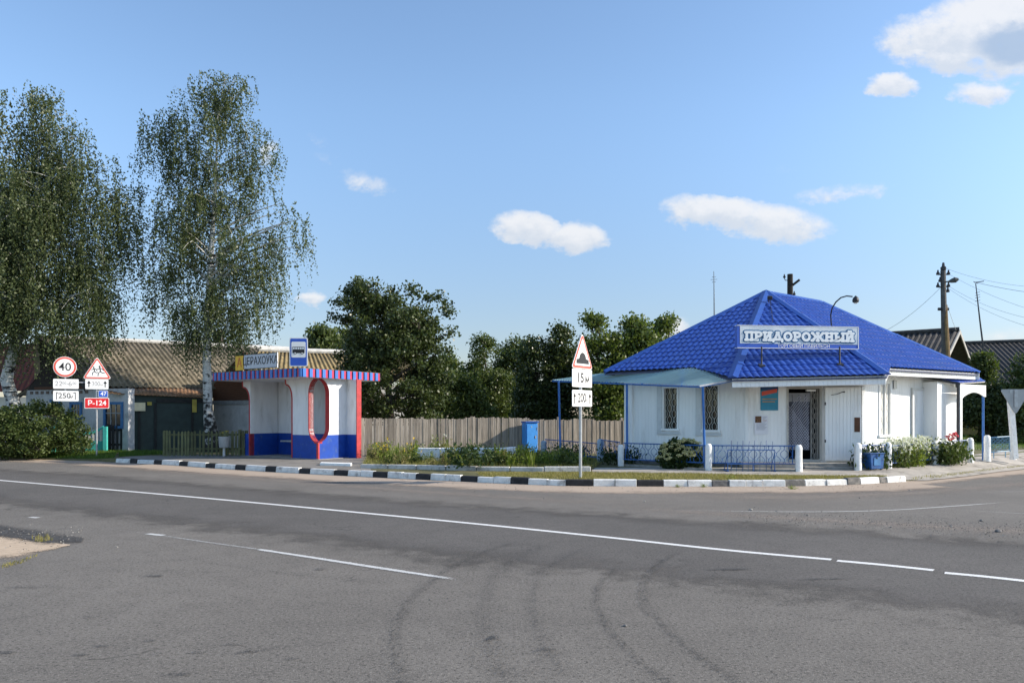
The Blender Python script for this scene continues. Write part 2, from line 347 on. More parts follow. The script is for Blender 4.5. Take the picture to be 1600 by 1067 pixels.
# ================================================================ SETTING: ground, road, kerb, pavements
KX = [180, 270, 350, 450, 550, 650, 720, 800, 884, 995, 1113, 1228, 1325, 1417]
KY = [722.5, 726.5, 732.5, 738.5, 743.8, 748.8, 752, 756, 759, 760, 760, 760, 757.5, 752.5]
def kerb_pt(px): return gr(px, interp(px, KX, KY))
EDGE = [Vector((-160, 112, 0)), Vector((-70, 58.5, 0)), gr(0, 716.0), gr(150, 721)] + [kerb_pt(p) for p in range(180, 1418, 30)] + \
       [gr(1450, 750.5), gr(1510, 743.5), gr(1560, 737), gr(1600, 731), Vector((30, 37, 0)), Vector((60, 64, 0)), Vector((160, 150, 0))]
EX = [p.x for p in EDGE]; EY = [p.y for p in EDGE]
def yfront(x): return interp(x, EX, EY)
def ss(t): t = max(0, min(1, t)); return t*t*(3-2*t)
def zg(x, y):
    d = y-yfront(x); z = VZ
    k = ss((-13.2-x)/2.0); z = z*(1-k)+k*(.03+.11*ss(d/2.5))                # no kerb on the far left
    if x > 8.8: k = ss((x-8.85)/.5); z = z*(1-k)+k*(.012+.118*ss(d/1.6))      # flush edge round the corner
    z += .03*max(0, min(6, x-10.3))*ss(d/2.5)
    return z
def onto(p, dz=0): return Vector((p.x, p.y, zg(p.x, p.y)+dz))

GROUND = M('grass_soil', (.10, .10, .035), .95, .3, 1.5, c2=(.15, .135, .06), bump=1, bscale=9, dirt=(.20, .16, .10), dscale=.9, dlo=.55, dhi=.75)
def asphalt(name, base, dark, light, grain=90., contrast=.35):
    m = bpy.data.materials.new(name); m.use_nodes = True; nt = m.node_tree; nt.nodes.clear()
    tc = node(nt, 'ShaderNodeTexCoord')
    def nz(s, d=4, r=.6, st=None):
        n = node(nt, 'ShaderNodeTexNoise'); n.inputs['Scale'].default_value = s; n.inputs['Detail'].default_value = d; n.inputs['Roughness'].default_value = r
        if st:
            mp = node(nt, 'ShaderNodeMapping'); mp.inputs['Scale'].default_value = st; mp.inputs['Rotation'].default_value = (0, 0, math.radians(33)); nt.links.new(tc.outputs['Object'], mp.inputs[0]); nt.links.new(mp.outputs[0], n.inputs['Vector'])
        else: nt.links.new(tc.outputs['Object'], n.inputs['Vector'])
        return n.outputs[0]
    c = mixc(nt, smooth(nt, nz(.35, 6), .3, .7), tuple(x*.86 for x in base), tuple(x*1.12 for x in base))
    c = mixc(nt, mth(nt, 'MULTIPLY', smooth(nt, nz(.8, 7, .7, (.25, 1.6, 1)), .48, .72), .25), c, dark)
    c = mixc(nt, mth(nt, 'MULTIPLY', smooth(nt, nz(3.2, 8, .78), .44, .66), .5), c, dark)
    c = mixc(nt, mth(nt, 'MULTIPLY', smooth(nt, nz(grain*.5, 4, .85), .50, .66), contrast), c, light)
    c = mixc(nt, mth(nt, 'MULTIPLY', smooth(nt, nz(grain*.36, 4, .85), .52, .64), contrast*1.5), c, tuple(x*.30 for x in dark))
    vo = node(nt, 'ShaderNodeTexVoronoi', feature='DISTANCE_TO_EDGE'); vo.inputs['Scale'].default_value = .42
    wv = node(nt, 'ShaderNodeMix', data_type='VECTOR'); nv = node(nt, 'ShaderNodeTexNoise'); nv.inputs['Scale'].default_value = 1.3; nv.inputs['Detail'].default_value = 5
    nt.links.new(tc.outputs['Object'], nv.inputs['Vector']); va = node(nt, 'ShaderNodeVectorMath', operation='ADD'); vs_ = node(nt, 'ShaderNodeVectorMath', operation='SCALE'); vs_.inputs['Scale'].default_value = 1.6
    nt.links.new(nv.outputs['Color'], vs_.inputs[0]); nt.links.new(vs_.outputs[0], va.inputs[0]); nt.links.new(tc.outputs['Object'], va.inputs[1]); nt.links.new(va.outputs[0], vo.inputs['Vector'])
    crack = mth(nt, 'MULTIPLY', mth(nt, 'SUBTRACT', 1.0, smooth(nt, vo.outputs['Distance'], .002, .012)), smooth(nt, nz(.5, 3), .52, .62))
    c = mixc(nt, mth(nt, 'MULTIPLY', crack, .55), c, tuple(x*.4 for x in dark))
    bs = node(nt, 'ShaderNodeBsdfPrincipled'); bs.inputs['Roughness'].default_value = .88; bs.inputs['Specular IOR Level'].default_value = .3
    nt.links.new(c, bs.inputs['Base Color'])
    b = node(nt, 'ShaderNodeBump'); b.inputs['Strength'].default_value = .55; b.inputs['Distance'].default_value = .012; nt.links.new(nz(grain, 3, .8), b.inputs['Height']); nt.links.new(b.outputs[0], bs.inputs['Normal'])
    o = node(nt, 'ShaderNodeOutputMaterial'); nt.links.new(bs.outputs[0], o.inputs[0]); return m
ASPH = asphalt('old_asphalt', (.156, .142, .125), (.104, .095, .084), (.34, .315, .28), contrast=.6)
ASPH_TOP = [(.112, .103, .094), (.080, .074, .067), (.22, .205, .19)]

base = MB(); base.grid([[(-900, -300, -.06), (900, -300, -.06)], [(-900, 900, -.06), (900, 900, -.06)]]); base.build('ground', GROUND, kind='structure')
def sheet_under(name, mat, x0, x1, y0, step=1.0):      # asphalt in front of the verge, tucked under it
    mb = MB(); xs = sorted(set([x0, x1]+[x for x in EX if x0 < x < x1])); P0 = []; P1 = []
    for x in xs: P0.append((x, y0, 0)); P1.append((x, yfront(x)+.25, 0))
    mb.grid([P0, P1]); return mb.build(name, mat, kind='structure')
sheet_under('road', ASPH, -160, 90, -40)
# verge: grid from the kerb back to the horizon
offs = [.16, .4, .8, 1.2, 1.8, 2.5, 3.5, 5, 7, 10, 15, 25, 50, 120, 400]
xs = sorted(set([-160, -110]+[x for x in EX]+list(np.arange(-18, 30, .8))+list(np.arange(9, 11.2, .15))))
mb = MB(); rows = [[(x, yfront(x)+.10, -.05) for x in xs]]
for o_ in offs: rows.append([(x, yfront(x)+o_, zg(x, yfront(x)+o_)) for x in xs])
mb.grid(rows); mb.build('verge', GROUND, kind='structure')

# kerb of painted stones
kb = [180, 202, 213, 239, 252, 279, 292, 320, 336, 366, 382, 414, 431, 466, 484, 521, 542, 582, 604, 649, 671, 719, 745, 797, 825, 884, 927, 995, 1037, 1113, 1140, 1192, 1228, 1259, 1325, 1345, 1375, 1387, 1417]
kc = 'WBWBWBWBWBWBWBWBWBWBWBWBWBWBWGWWGWGWGW'
mb = MB(); rr = random.Random(3)
def kerb_block(p, q, m, jit=0):
    d = (q-p).normalized(); n = Vector((-d.y, d.x, 0)); g = d*.006
    h = .145+rr.uniform(-.018, .014); t = rr.uniform(-.02, .02)
    a, b = p+g+n*t, q-g+n*rr.uniform(-.012, .012); w = n*.15; s = n*.02
    V = [a-Vector((0, 0, .05)), b-Vector((0, 0, .05)), b+s+Vector((0, 0, h-.02)), a+s+Vector((0, 0, h-.02)), b+s*2+Vector((0, 0, h)), a+s*2+Vector((0, 0, h)), b+w+Vector((0, 0, h)), a+w+Vector((0, 0, h)), a+w-Vector((0, 0, .05)), b+w-Vector((0, 0, .05))]
    mb.add(V, [(0, 1, 2, 3), (3, 2, 4, 5), (5, 4, 6, 7), (7, 6, 9, 8), (0, 3, 5, 7, 8), (1, 9, 6, 4, 2)], m)
for i in range(len(kb)-1):
    m = {'W': 0, 'B': 1, 'G': 2}[kc[i]]; a, b = kb[i], kb[i+1]
    nseg = 1 if m or b-a < 40 else 2
    for k in range(nseg): kerb_block(kerb_pt(a+(b-a)*k/nseg), kerb_pt(a+(b-a)*(k+1)/nseg), m)
KW = M('kerb_white', (.70, .69, .66), .9, .12, 6, bump=.6, bscale=30, dirt=(.27, .25, .23), dscale=3.2, dlo=.50, dhi=.72)
KB = M('kerb_black', (.022, .022, .024), .8, .3, 8, bump=.5, bscale=30, dirt=(.10, .095, .09), dscale=5, dlo=.58, dhi=.75)
KG = M('kerb_faded_black', (.11, .108, .105), .9, .2, 8, bump=.5, bscale=30, dirt=(.24, .22, .20), dscale=4, dlo=.5, dhi=.7)
bevel(mb.build('kerb', [KW, KB, KG], kind='structure'), .008)

NSTRIP = [0]
def strip(name, left, right, z, mat, fade0=0, fade1=0, n=None, conform=False):
    """flat sheet between two polylines of world points (resampled), with UV along / across and faded ends"""
    def resamp(L, n):
        L = [Vector(p) for p in L]; D = [0]
        for i in range(1, len(L)): D.append(D[-1]+(L[i]-L[i-1]).length)
        out = []
        for k in range(n):
            t = D[-1]*k/(n-1); out.append(Vector((np.interp(t, D, [p.x for p in L]), np.interp(t, D, [p.y for p in L]), 0)))
        return out, D[-1]
    n = n or 40; NSTRIP[0] += 1; lift = NSTRIP[0]*.00009      # every sheet at a height of its own
    A, LA = resamp(left, n); B, LB = resamp(right, n); LL = (LA+LB)/2; nv = 5
    V = []; U = []; fd = []
    for k in range(n):
        s = LL*k/(n-1); f = 1.0
        if fade0: f = min(f, s/fade0)
        if fade1: f = min(f, (LL-s)/fade1)
        for j in range(nv):
            p = A[k].lerp(B[k], j/(nv-1)); V.append((p.x, p.y, (zg(p.x, p.y) if conform else 0)+z*.3+lift)); U.append((s, j/(nv-1))); fd.append(max(0, f))
    Fc = [(k*nv+j, k*nv+j+1, (k+1)*nv+j+1, (k+1)*nv+j) for k in range(n-1) for j in range(nv-1)]
    a, b, c = Vector(V[Fc[0][0]]), Vector(V[Fc[0][1]]), Vector(V[Fc[0][2]])
    if (b-a).cross(c-a).z < 0: Fc = [f[::-1] for f in Fc]
    me = bpy.data.meshes.new(name); me.from_pydata(V, [], Fc); me.materials.append(mat)
    uv = me.uv_layers.new(name='UVMap')
    for lp in me.loops: uv.data[lp.index].uv = U[lp.vertex_index]
    at_ = me.attributes.new('fade', 'FLOAT', 'POINT'); at_.data.foreach_set('value', fd)
    o = bpy.data.objects.new(name, me); col.objects.link(o); o['kind'] = 'structure'; return o
def around(line, w):
    L = [Vector(p) for p in line]; a = []; b = []
    for i, p in enumerate(L):
        d = (L[min(i+1, len(L)-1)]-L[max(i-1, 0)]).normalized(); n = Vector((-d.y, d.x, 0))
        ww = w[i] if isinstance(w, list) else w; a.append(p+n*ww/2); b.append(p-n*ww/2)
    return a, b
G = lambda *P: [gr(x, y) for x, y in P]
def curve_px(P, n=24):                       # smooth world polyline through ground pixels
    W = [gr(x, y) for x, y in P]; out = []
    for i in range(len(W)-1):
        p0, p1, p2, p3 = W[max(i-1, 0)], W[i], W[i+1], W[min(i+2, len(W)-1)]
        for k in range(8):
            t = k/8; out.append(.5*((2*p1)+(p2-p0)*t+(2*p0-5*p1+4*p2-p3)*t*t+(3*p1-p0-3*p2+p3)*t**3))
    out.append(W[-1]); return out

# newer, darker carriageway over the old asphalt (frayed edges)
def carriageway():
    far = [gr(0, 728)+Vector((-40, 26, 0))]+G((0, 728), (150, 735), (270, 745), (400, 756), (560, 768), (700, 779), (900, 791), (1100, 803), (1300, 815), (1600, 836))+[gr(1600, 836)+Vector((14, -12, 0))]
    near = [gr(0, 806)+Vector((-40, 26, 0))]+G((0, 806), (180, 829), (405, 858), (560, 882), (720, 908), (860, 917), (1050, 938), (1250, 966), (1450, 990), (1600, 1008))+[gr(1600, 1008)+Vector((14, -12, 0))]
    m = wornmat('carriageway_asphalt', ASPH_TOP[0], soft=.34, wear=1.1, nscale=1.6, c2=ASPH_TOP[0], fine=80)
    # richer colour: same asphalt recipe plugged into the frayed sheet
    src = asphalt('carriageway_recipe', *ASPH_TOP, grain=80, contrast=.55); nt = m.node_tree
    bsd = [n for n in nt.nodes if n.type == 'BSDF_PRINCIPLED'][0]
    # copy recipe nodes
    mp = {}
    for n in src.node_tree.nodes:
        if n.type == 'OUTPUT_MATERIAL': continue
        k = nt.nodes.new(n.bl_idname); mp[n] = k
        for a in ('operation', 'use_clamp', 'data_type', 'blend_type', 'interpolation_type', 'feature'):
            if hasattr(n, a):
                try: setattr(k, a, getattr(n, a))
                except Exception: pass
        for i, s in enumerate(n.inputs):
            if hasattr(s, 'default_value') and hasattr(k.inputs[i], 'default_value'):
                try: k.inputs[i].default_value = s.default_value
                except Exception: pass
    for l in src.node_tree.links:
        if l.from_node in mp and l.to_node in mp:
            nt.links.new(mp[l.from_node].outputs[list(l.from_node.outputs).index(l.from_socket)], mp[l.to_node].inputs[list(l.to_node.inputs).index(l.to_socket)])
    newb = [k for n, k in mp.items() if n.type == 'BSDF_PRINCIPLED'][0]
    for l in list(nt.links):
        if l.from_node == bsd: nt.links.new(newb.outputs[0], l.to_socket)
    bpy.data.materials.remove(src)
    strip('carriageway', far, near, .004, m, n=120)
carriageway()

DUST = wornmat('road_dust', (.34, .265, .20), soft=.45, wear=.84, nscale=1.2, c2=(.44, .355, .28), fine=30)
DUST2 = wornmat('pale_road_dust', (.27, .225, .19), soft=.7, wear=.66, nscale=1.0, c2=(.33, .285, .245), fine=40, amount=.8)
def off(line, d):
    L = [Vector(p) for p in line]; out = []
    for i, p in enumerate(L):
        t = (L[min(i+1, len(L)-1)]-L[max(i-1, 0)]).normalized(); out.append(p+Vector((t.y, -t.x, 0))*d)
    return out
kl = [gr(p, interp(p, KX, KY)-.3) for p in range(180, 1418, 20)]
strip('road_dust', off(kl, -.7), off(kl, 2.1), .008, DUST, n=90)
strip('road_dust', G((1380, 752), (1420, 748), (1480, 741), (1540, 734), (1600, 727)), G((1330, 768), (1420, 763), (1500, 755), (1560, 748), (1640, 741)), .008, DUST, fade0=1, n=50)
strip('road_dust', G((-60, 709), (0, 712), (100, 716), (200, 719)), G((-60, 720), (0, 723), (100, 726), (220, 728)), .008, DUST, fade1=2, n=50)
strip('road_dust', G((150, 722), (350, 735), (600, 756), (900, 774), (1150, 780)), G((150, 737), (350, 753), (600, 773), (900, 794), (1150, 806)), .008, DUST2, fade0=4, fade1=4, n=60)
strip('road_dust', G((900, 782), (1100, 793), (1300, 803), (1500, 812), (1640, 818)), G((900, 796), (1100, 810), (1300, 826), (1500, 840), (1640, 852)), .0085, DUST2, fade0=2, n=60)
strip('road_dust', G((1000, 762), (1250, 764), (1450, 758), (1600, 746)), G((1000, 790), (1250, 794), (1450, 782), (1600, 766)), .0075, DUST2, fade0=2, n=50)

LINEW = wornmat('road_paint', (.62, .62, .60), soft=.14, wear=.76, nscale=14, c2=(.74, .74, .72), fine=70)
LINEF = wornmat('faded_road_paint', (.46, .46, .45), soft=.36, wear=.73, nscale=9, c2=(.6, .6, .58), fine=55)
LINEG = wornmat('ghost_road_paint', (.36, .36, .35), soft=.5, wear=.68, nscale=7, c2=(.40, .40, .39), fine=55, amount=.8)
def line(P, w, mat, z=.012, f0=0, f1=0, ext0=None, n=60):
    L = curve_px(P)
    if ext0: L = [L[0]+Vector(ext0)]+L
    a, b = around(L, w); strip('road_marking', a, b, z, mat, f0, f1, n)
line([(0, 750.3), (200, 767.5), (400, 785.5), (600, 804.5), (750, 819), (950, 839.5), (1130, 859), (1299, 874.2)], .13, LINEW, ext0=(-40, 25.5, 0), n=140)
line([(1308, 876), (1380, 882.6), (1459, 891)], .13, LINEW)
line([(1476, 895), (1540, 901), (1640, 912)], .13, LINEW)
line([(405, 858.5), (500, 873), (600, 888.5), (720, 906.5)], .12, LINEF, f1=.3)
line([(160, 825), (240, 835), (330, 848), (405, 858.5)], .10, LINEG, f0=2)
line([(231, 834), (255, 836.5)], .14, LINEF); line([(47, 808), (60, 809)], .14, LINEF)
line([(1010, 796), (1100, 797.8), (1250, 799.6), (1380, 797.5), (1500, 790), (1592, 783)], .08, LINEF, f0=3, f1=1.5, n=90)
line([(1470, 795), (1540, 799), (1640, 805)], .09, LINEG, f0=1); line([(1205, 781), (1310, 785)], .1, LINEG, f0=1, f1=1); line([(1520, 769), (1600, 768)], .1, LINEG, f0=1)

TYRE_AND_SHADOW = wornmat('tyre_and_shadow_black', (.030, .030, .031), soft=.45, wear=.66, nscale=8, c2=(.08, .08, .08), fine=45, amount=.35)
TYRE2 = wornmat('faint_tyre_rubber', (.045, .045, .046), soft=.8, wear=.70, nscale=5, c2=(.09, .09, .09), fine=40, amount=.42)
def tyre_and_shadow(P, w, mat, z=.016, f0=.8, f1=.06, n=70):
    a, b = around(curve_px(P), w*1.1); strip('tyre_and_shadow_mark', a, b, z, mat, f0, f1, n)
tyre_and_shadow([(850, 838), (780, 855), (710, 885), (655, 925), (625, 965), (616, 1005), (622, 1045), (636, 1085)], .20, TYRE_AND_SHADOW)
tyre_and_shadow([(985, 872), (955, 893), (935, 920), (934, 945), (950, 980), (980, 1015), (1015, 1045), (1060, 1080)], .15, TYRE_AND_SHADOW, .0165)
tyre_and_shadow([(1075, 856), (1035, 878), (1011, 905), (1008, 935), (1025, 962), (1060, 1000), (1110, 1037), (1165, 1075)], .16, TYRE_AND_SHADOW, .017)
tyre_and_shadow([(1066, 862), (1024, 884), (1002, 908), (1000, 938), (1016, 968)], .06, TYRE_AND_SHADOW, .0175)
tyre_and_shadow([(945, 845), (890, 868), (850, 895), (836, 925), (834, 960), (848, 1000), (880, 1060)], .30, TYRE2, .018)
tyre_and_shadow([(880, 840), (820, 868), (775, 900), (758, 935), (756, 975), (770, 1020), (800, 1070)], .38, TYRE2, .0185)
tyre_and_shadow([(757, 985), (768, 1015), (785, 1045)], .34, TYRE_AND_SHADOW, .019, .5, .5)
tyre_and_shadow([(0, 742), (270, 757), (560, 775), (800, 795), (1000, 812), (1250, 836)], .5, TYRE2, .0155, 4, 4)
tyre_and_shadow([(110, 936), (160, 930), (210, 924), (240, 923)], .10, TYRE_AND_SHADOW, .0155, .3, .3); tyre_and_shadow([(250, 921), (300, 915), (345, 908)], .06, TYRE2, .0155)
tyre_and_shadow([(300, 1022), (370, 1021), (432, 1013), (490, 1005)], .09, TYRE_AND_SHADOW, .0155, .3, .3)
tyre_and_shadow([(540, 730+28), (620, 759.3), (680, 759), (735, 759.5)], .16, TYRE_AND_SHADOW, .0155, .5, .5)  # a cast shadow near the kerb, painted on as a dark strip
CRACK = wornmat('crack', (.02, .02, .02), soft=.5, wear=.62, nscale=4, fine=20, amount=.6)
for i, P in enumerate(([(285, 866), (330, 880), (400, 890), (470, 899), (540, 906), (640, 915)], [(700, 934), (800, 936), (930, 938)], [(1090, 945), (1200, 955), (1290, 967), (1420, 978), (1610, 990)], [(160, 838), (230, 846), (300, 866)])):
    a, b = around([p+Vector((0, rr.uniform(-.03, .03), 0)) for p in curve_px(P)], .035); strip('road_crack', a, b, .0152, CRACK, .3, .3, 90)
OIL = wornmat('oil_stain', (.045, .044, .044), soft=.8, wear=.82, nscale=5, c2=(.08, .08, .08), fine=30, amount=.75)
for i, (x, y, hx, hy) in enumerate([(40, 918, 28, 4), (310, 1020, 14, 3.5), (365, 1007, 22, 5), (165, 1010, 18, 3.5), (275, 1054, 26, 8), (455, 1030, 13, 3), (395, 1018, 20, 3), (240, 900, 16, 4), (125, 1024, 14, 3), (75, 1022, 12, 3), (8, 1020, 16, 4), (235, 1002, 14, 2.5), (190, 998, 9, 2), (850, 1016, 20, 9), (770, 998, 13, 9), (140, 965, 14, 4), (500, 890, 10, 3), (250, 1022, 10, 2.5), (1140, 890, 40, 3), (1290, 905, 40, 3)]):
    strip('road_stain', G((x-hx, y+hy*.2), (x-hx*.3, y-hy), (x+hx*.5, y-hy*.9), (x+hx, y-hy*.1)), G((x-hx*1.05, y+hy*.35), (x-hx*.4, y+hy), (x+hx*.4, y+hy), (x+hx*1.05, y+hy*.1)), .0195+.0003*i, OIL, n=10)
# sandy shoulder breaking through at the lower left, with its crumbled dark edge
SAND = wornmat('sand', (.30, .225, .155), soft=.25, wear=1.1, nscale=2.5, c2=(.62, .49, .36), fine=9)
CRUMB = wornmat('crumbled_asphalt', (.035, .034, .034), soft=.4, wear=.66, nscale=5, c2=(.11, .105, .10), fine=22)
strip('sand', G((-260, 800), (-60, 824), (0, 834), (60, 845), (110, 851)), G((-260, 960), (-60, 905), (0, 884), (50, 871), (108, 853)), .010, SAND, n=60)
strip('crumbled_edge', G((-260, 785), (-60, 810), (0, 816), (70, 825), (132, 838)), G((-260, 806), (-60, 832), (0, 846), (60, 856), (128, 850)), .014, CRUMB, n=60)

# pavements
PAVE = M('pavement_asphalt', (.20, .185, .165), .9, .2, 2, bump=.6, bscale=60, dirt=(.22, .20, .17), dscale=1.2, dlo=.48, dhi=.7)
PATH = M('path_concrete', (.38, .345, .30), .9, .15, 2.5, bump=.6, bscale=45, dirt=(.16, .145, .125), dscale=1.6, dlo=.48, dhi=.68)
V_ = lambda *P: [vg(x, y) for x, y in P]
strip('pavement', V_((186, 713.5), (260, 711.5), (380, 709), (500, 707), (575, 711)), [kerb_pt(p)+Vector((.07, .15, 0)) for p in (192, 230, 300, 380, 450, 520, 574)], .005, PAVE, n=40, conform=True)
strip('path', V_((925, 731), (1010, 730.5), (1107, 731), (1250, 728), (1340, 728), (1390, 731), (1461, 724), (1520, 717.5), (1600, 710), (1680, 705)),
      V_((925, 737.5), (1010, 739), (1107, 740.5), (1250, 743), (1340, 743.5), (1400, 742.5), (1450, 743), (1510, 737), (1560, 730.5), (1680, 719)), .005, PATH, n=90, conform=True)
LAWN = M('lawn_grass', (.09, .13, .02), .95, .3, 3, c2=(.17, .19, .05), bump=1, bscale=14)
strip('lawn', [Vector((14.9, 25.2, 0)), Vector((16.3, 26.0, 0)), Vector((19.5, 29.2, 0)), Vector((32, 41.5, 0))], [Vector((13, 34, 0)), Vector((18, 46, 0)), Vector((26, 48, 0)), Vector((34, 48, 0))], .03, LAWN, n=40, conform=True)
# low white flower-bed kerb
def low_wall(name, pts, h, w, mats, label, cat):
    mb = MB()
    for i in range(len(pts)-1):
        p, q = pts[i], pts[i+1]; d = (q-p).normalized(); n = Vector((-d.y, d.x, 0)); L = (q-p).length; k = max(1, round(L/1.05))
        for j in range(k):
            a = p+d*(L*j/k+.012); e = d*(L/k-.024); t = n*rr.uniform(-.015, .015)
            mb.obox(a+t+Vector((0, 0, -.1)), e, n*w, Vector((0, 0, h+.1+rr.uniform(-.012, .012))), 0)
    o = mb.build(name, mats); bevel(o, .02); return tag(o, label, cat)
FB = [vg(562, 731.5), vg(650, 733), vg(744, 735.5), vg(850, 736.5), vg(924, 736.2)]
low_wall('flower_bed_edging', FB, .12, .16, M('limed_edging', (.52, .51, .49), .9, .15, 5, bump=.8, bscale=18, dirt=(.25, .24, .22), dscale=2.5, dlo=.48, dhi=.66), 'low whitewashed stone edging along the front of the flower bed', 'edging')
low_wall('planter_wall', [Vector((-3.3, 25.0, VZ)), Vector((-.22, 24.4, VZ)), Vector((.15, 25.4, VZ))], .43, .18, LIMEWASH, 'higher white block wall behind the flower bed weeds', 'low wall')
mbs = MB(); mbs.obox(vg(500, 727)+Vector((0, 0, .006)), vg(548, 728.5)-vg(500, 727), Vector((-.05, .42, 0)), Vector((0, 0, .07)))
tag(mbs.build('concrete_slab', LIMEWASH), 'flat white concrete slab lying on the pavement by the shelter corner', 'slab')
strip('flower_bed_soil', [p+Vector((0, .1, 0)) for p in FB], [Vector((-4.9, 27.0, 0)), Vector((-2.5, 27.8, 0)), Vector((.8, 28, 0)), Vector((3.2, 26.0, 0))], .02, M('bed_soil', (.07, .055, .035), .95, .3, 8, bump=1, bscale=20), n=30, conform=True)

# ================================================================ PAVILION SHOP
def cells(u0, u1, z0, z1, holes):           # rectangle minus holes
    us = sorted(set([u0, u1]+[min(max(h[k], u0), u1) for h in holes for k in (0, 1)])); zs = sorted(set([z0, z1]+[min(max(h[k], z0), z1) for h in holes for k in (2, 3)]))
    for i in range(len(us)-1):
        for j in range(len(zs)-1):
            a, b, c, d = us[i], us[i+1], zs[j], zs[j+1]; cu, cz = (a+b)/2, (c+d)/2
            if b-a < 1e-4 or d-c < 1e-4: continue
            if any(h[0] < cu < h[1] and h[2] < cz < h[3] for h in holes): continue
            yield a, b, c, d
def wall_into(mb, fr, u0, u1, z0, z1, holes, th=.25, plank=.105, gap=.007, proud=.006):
    for a, b, c, d in cells(u0, u1, z0, z1, holes): fr.box(mb, a, b, c, d, -th, 0)
    n = max(1, int(round((u1-u0)/plank))); w = (u1-u0)/n
    for k in range(n):
        for a, b, c, d in cells(u0+k*w+gap/2, u0+(k+1)*w-gap/2, z0, z1, holes):
            if b-a > .012: fr.box(mb, a, b, c+.001, d-.001, .0005, proud)
def ogee(mb, fr, u0, u1, v0, v1, w, cell=.16, r=.006, hcell=.2, m=0):
    n = max(1, round((u1-u0)/cell)); cw = (u1-u0)/n; N = max(6, int((v1-v0)/hcell*8))
    for k in range(n+1):
        for sgn in (-1, 1):
            if (k == 0 and sgn < 0) or (k == n and sgn > 0): continue
            P = []
            for i in range(N+1):
                v = v0+(v1-v0)*i/N; ph = 2*PI*(v-v0)/(2*hcell)
                s = math.copysign(abs(math.sin(ph))**.7, math.sin(ph))
                P.append(fr.P(u0+k*cw+(.5+.5*s*(1 if k % 2 == 0 else -1))*sgn*cw/2, v, w))
            mb.tube(P, r, 4, m, cap=False)

W1 = Vector((3.47, 23.9, 0)); W2 = Vector((6.62, 22.1, 0)); W3 = Vector((9.76, 21.8, 0)); W4 = Vector((13.95, 24.75, 0))
def wall_frame(p, q):                        # u runs from p to q, seen from outside (q to the right of p)
    d = (q-p); return FR(p, (d.y, -d.x)), d.length
def upos(fr, px, py):
    P = hit(px, py, fr.o, fr.n); return (P-fr.o).dot(fr.r), P.z
fL, LL = wall_frame(W1, W2); fC, LC = wall_frame(W2, W3); fR, LR = wall_frame(W3, W4)
shop = thing('shop_pavilion', 'white clad shop pavilion under a blue tiled hip roof at the corner', 'shop', (8, 24, VZ))
ZB, ZT = .22, 2.98
def win_hole(fr, x0, x1, y0, y1):
    a = upos(fr, x0, y1); b = upos(fr, x1, y0); return (a[0], b[0], a[1], b[1])
wl1 = win_hole(fL, 1035, 1060.5, 603.5, 671); wl2 = win_hole(fL, 1097, 1124.5, 600, 673)
dr = win_hole(fC, 1229, 1284, 604, 719); wr = win_hole(fR, 1372.5, 1392, 597, 681)
wallm = MB()
wall_into(wallm, fL, 0, LL, ZB, ZT, [wl1, wl2]); wall_into(wallm, fC, .012, LC-.012, ZB, ZT, [dr]); wall_into(wallm, fR, 0, LR, ZB, ZT, [wr], gap=.005, proud=.004)
B1 = W1+(W4-W3)*1.25; B2 = W4+(W1-W2)*1.05                      # rear corners
for p, q in ((W4, B2), (B2, B1), (B1, W1)):
    f, L = wall_frame(p, q); wall_into(wallm, f, .012, L-.012, ZB, ZT, [], plank=.4)
wallm.build('wall', SIDING, shop)
pl = MB()
for p, q in ((W1, W2), (W2, W3), (W3, W4)):
    f, L = wall_frame(p, q); f.box(pl, .002, L-.002, -.3, ZB-.002, -.2, .035)
pl.build('plinth', DARKCONC, shop)
for p, n in ((W1, fL.n), (W2, (fL.n+fC.n).normalized()), (W3, (fC.n+fR.n).normalized()), (W4, fR.n)):
    cp = MB(); f = FR(p, n); f.box(cp, -.045, .045, ZB, ZT-.3, -.01, .022); cp.build('corner_trim', SIDING, shop)
def shop_window(fr, hole, depth, bright=False):
    u0, u1, v0, v1 = hole
    w = MB(); t = .05
    fr.box(w, u0+.002, u0+t, v0+.002, v1-.002, -depth-.03, .03); fr.box(w, u1-t, u1-.002, v0+.002, v1-.002, -depth-.03, .03)
    fr.box(w, u0+t, u1-t, v1-t, v1-.002, -depth-.03, .028); fr.box(w, u0-.03, u1+.03, v0-.035, v0+t*.6, -depth-.03, .06)
    o = w.build('window', SIDING, shop)
    g = MB(); fr.box(g, u0+t, u1-t, v0+t*.6, v1-t, -depth, -depth+.012); g.build('pane', GLASS if not bright else M('pale_glass', (.6, .6, .58), .2, .1), o)
    f = MB(); fr.box(f, u0+t, u0+t+.03, v0+.03, v1-t, -depth+.014, -depth+.05); fr.box(f, (u0+u1)/2-.018, (u0+u1)/2+.018, v0+.03, v1-t, -depth+.014, -depth+.05)
    fr.box(f, u1-t-.03, u1-t, v0+.03, v1-t, -depth+.014, -depth+.05); f.build('sash', M('dark_sash', (.06, .06, .058), .5, .1) if not bright else WHITE, o)
    r = MB(); ogee(r, fr, u0+t, u1-t, v0+.04, v1-t, -depth+.085 if not bright else -.02, .155, .0075, .17)
    for e in (u0+t+.01, u1-t-.01): r.tube([fr.P(e, v0+.04, -depth+.085 if not bright else -.02), fr.P(e, v1-t, -depth+.085 if not bright else -.02)], .008, 4)
    r.build('grille', M('pale_grille', (.55, .53, .48), .5, .1), o)
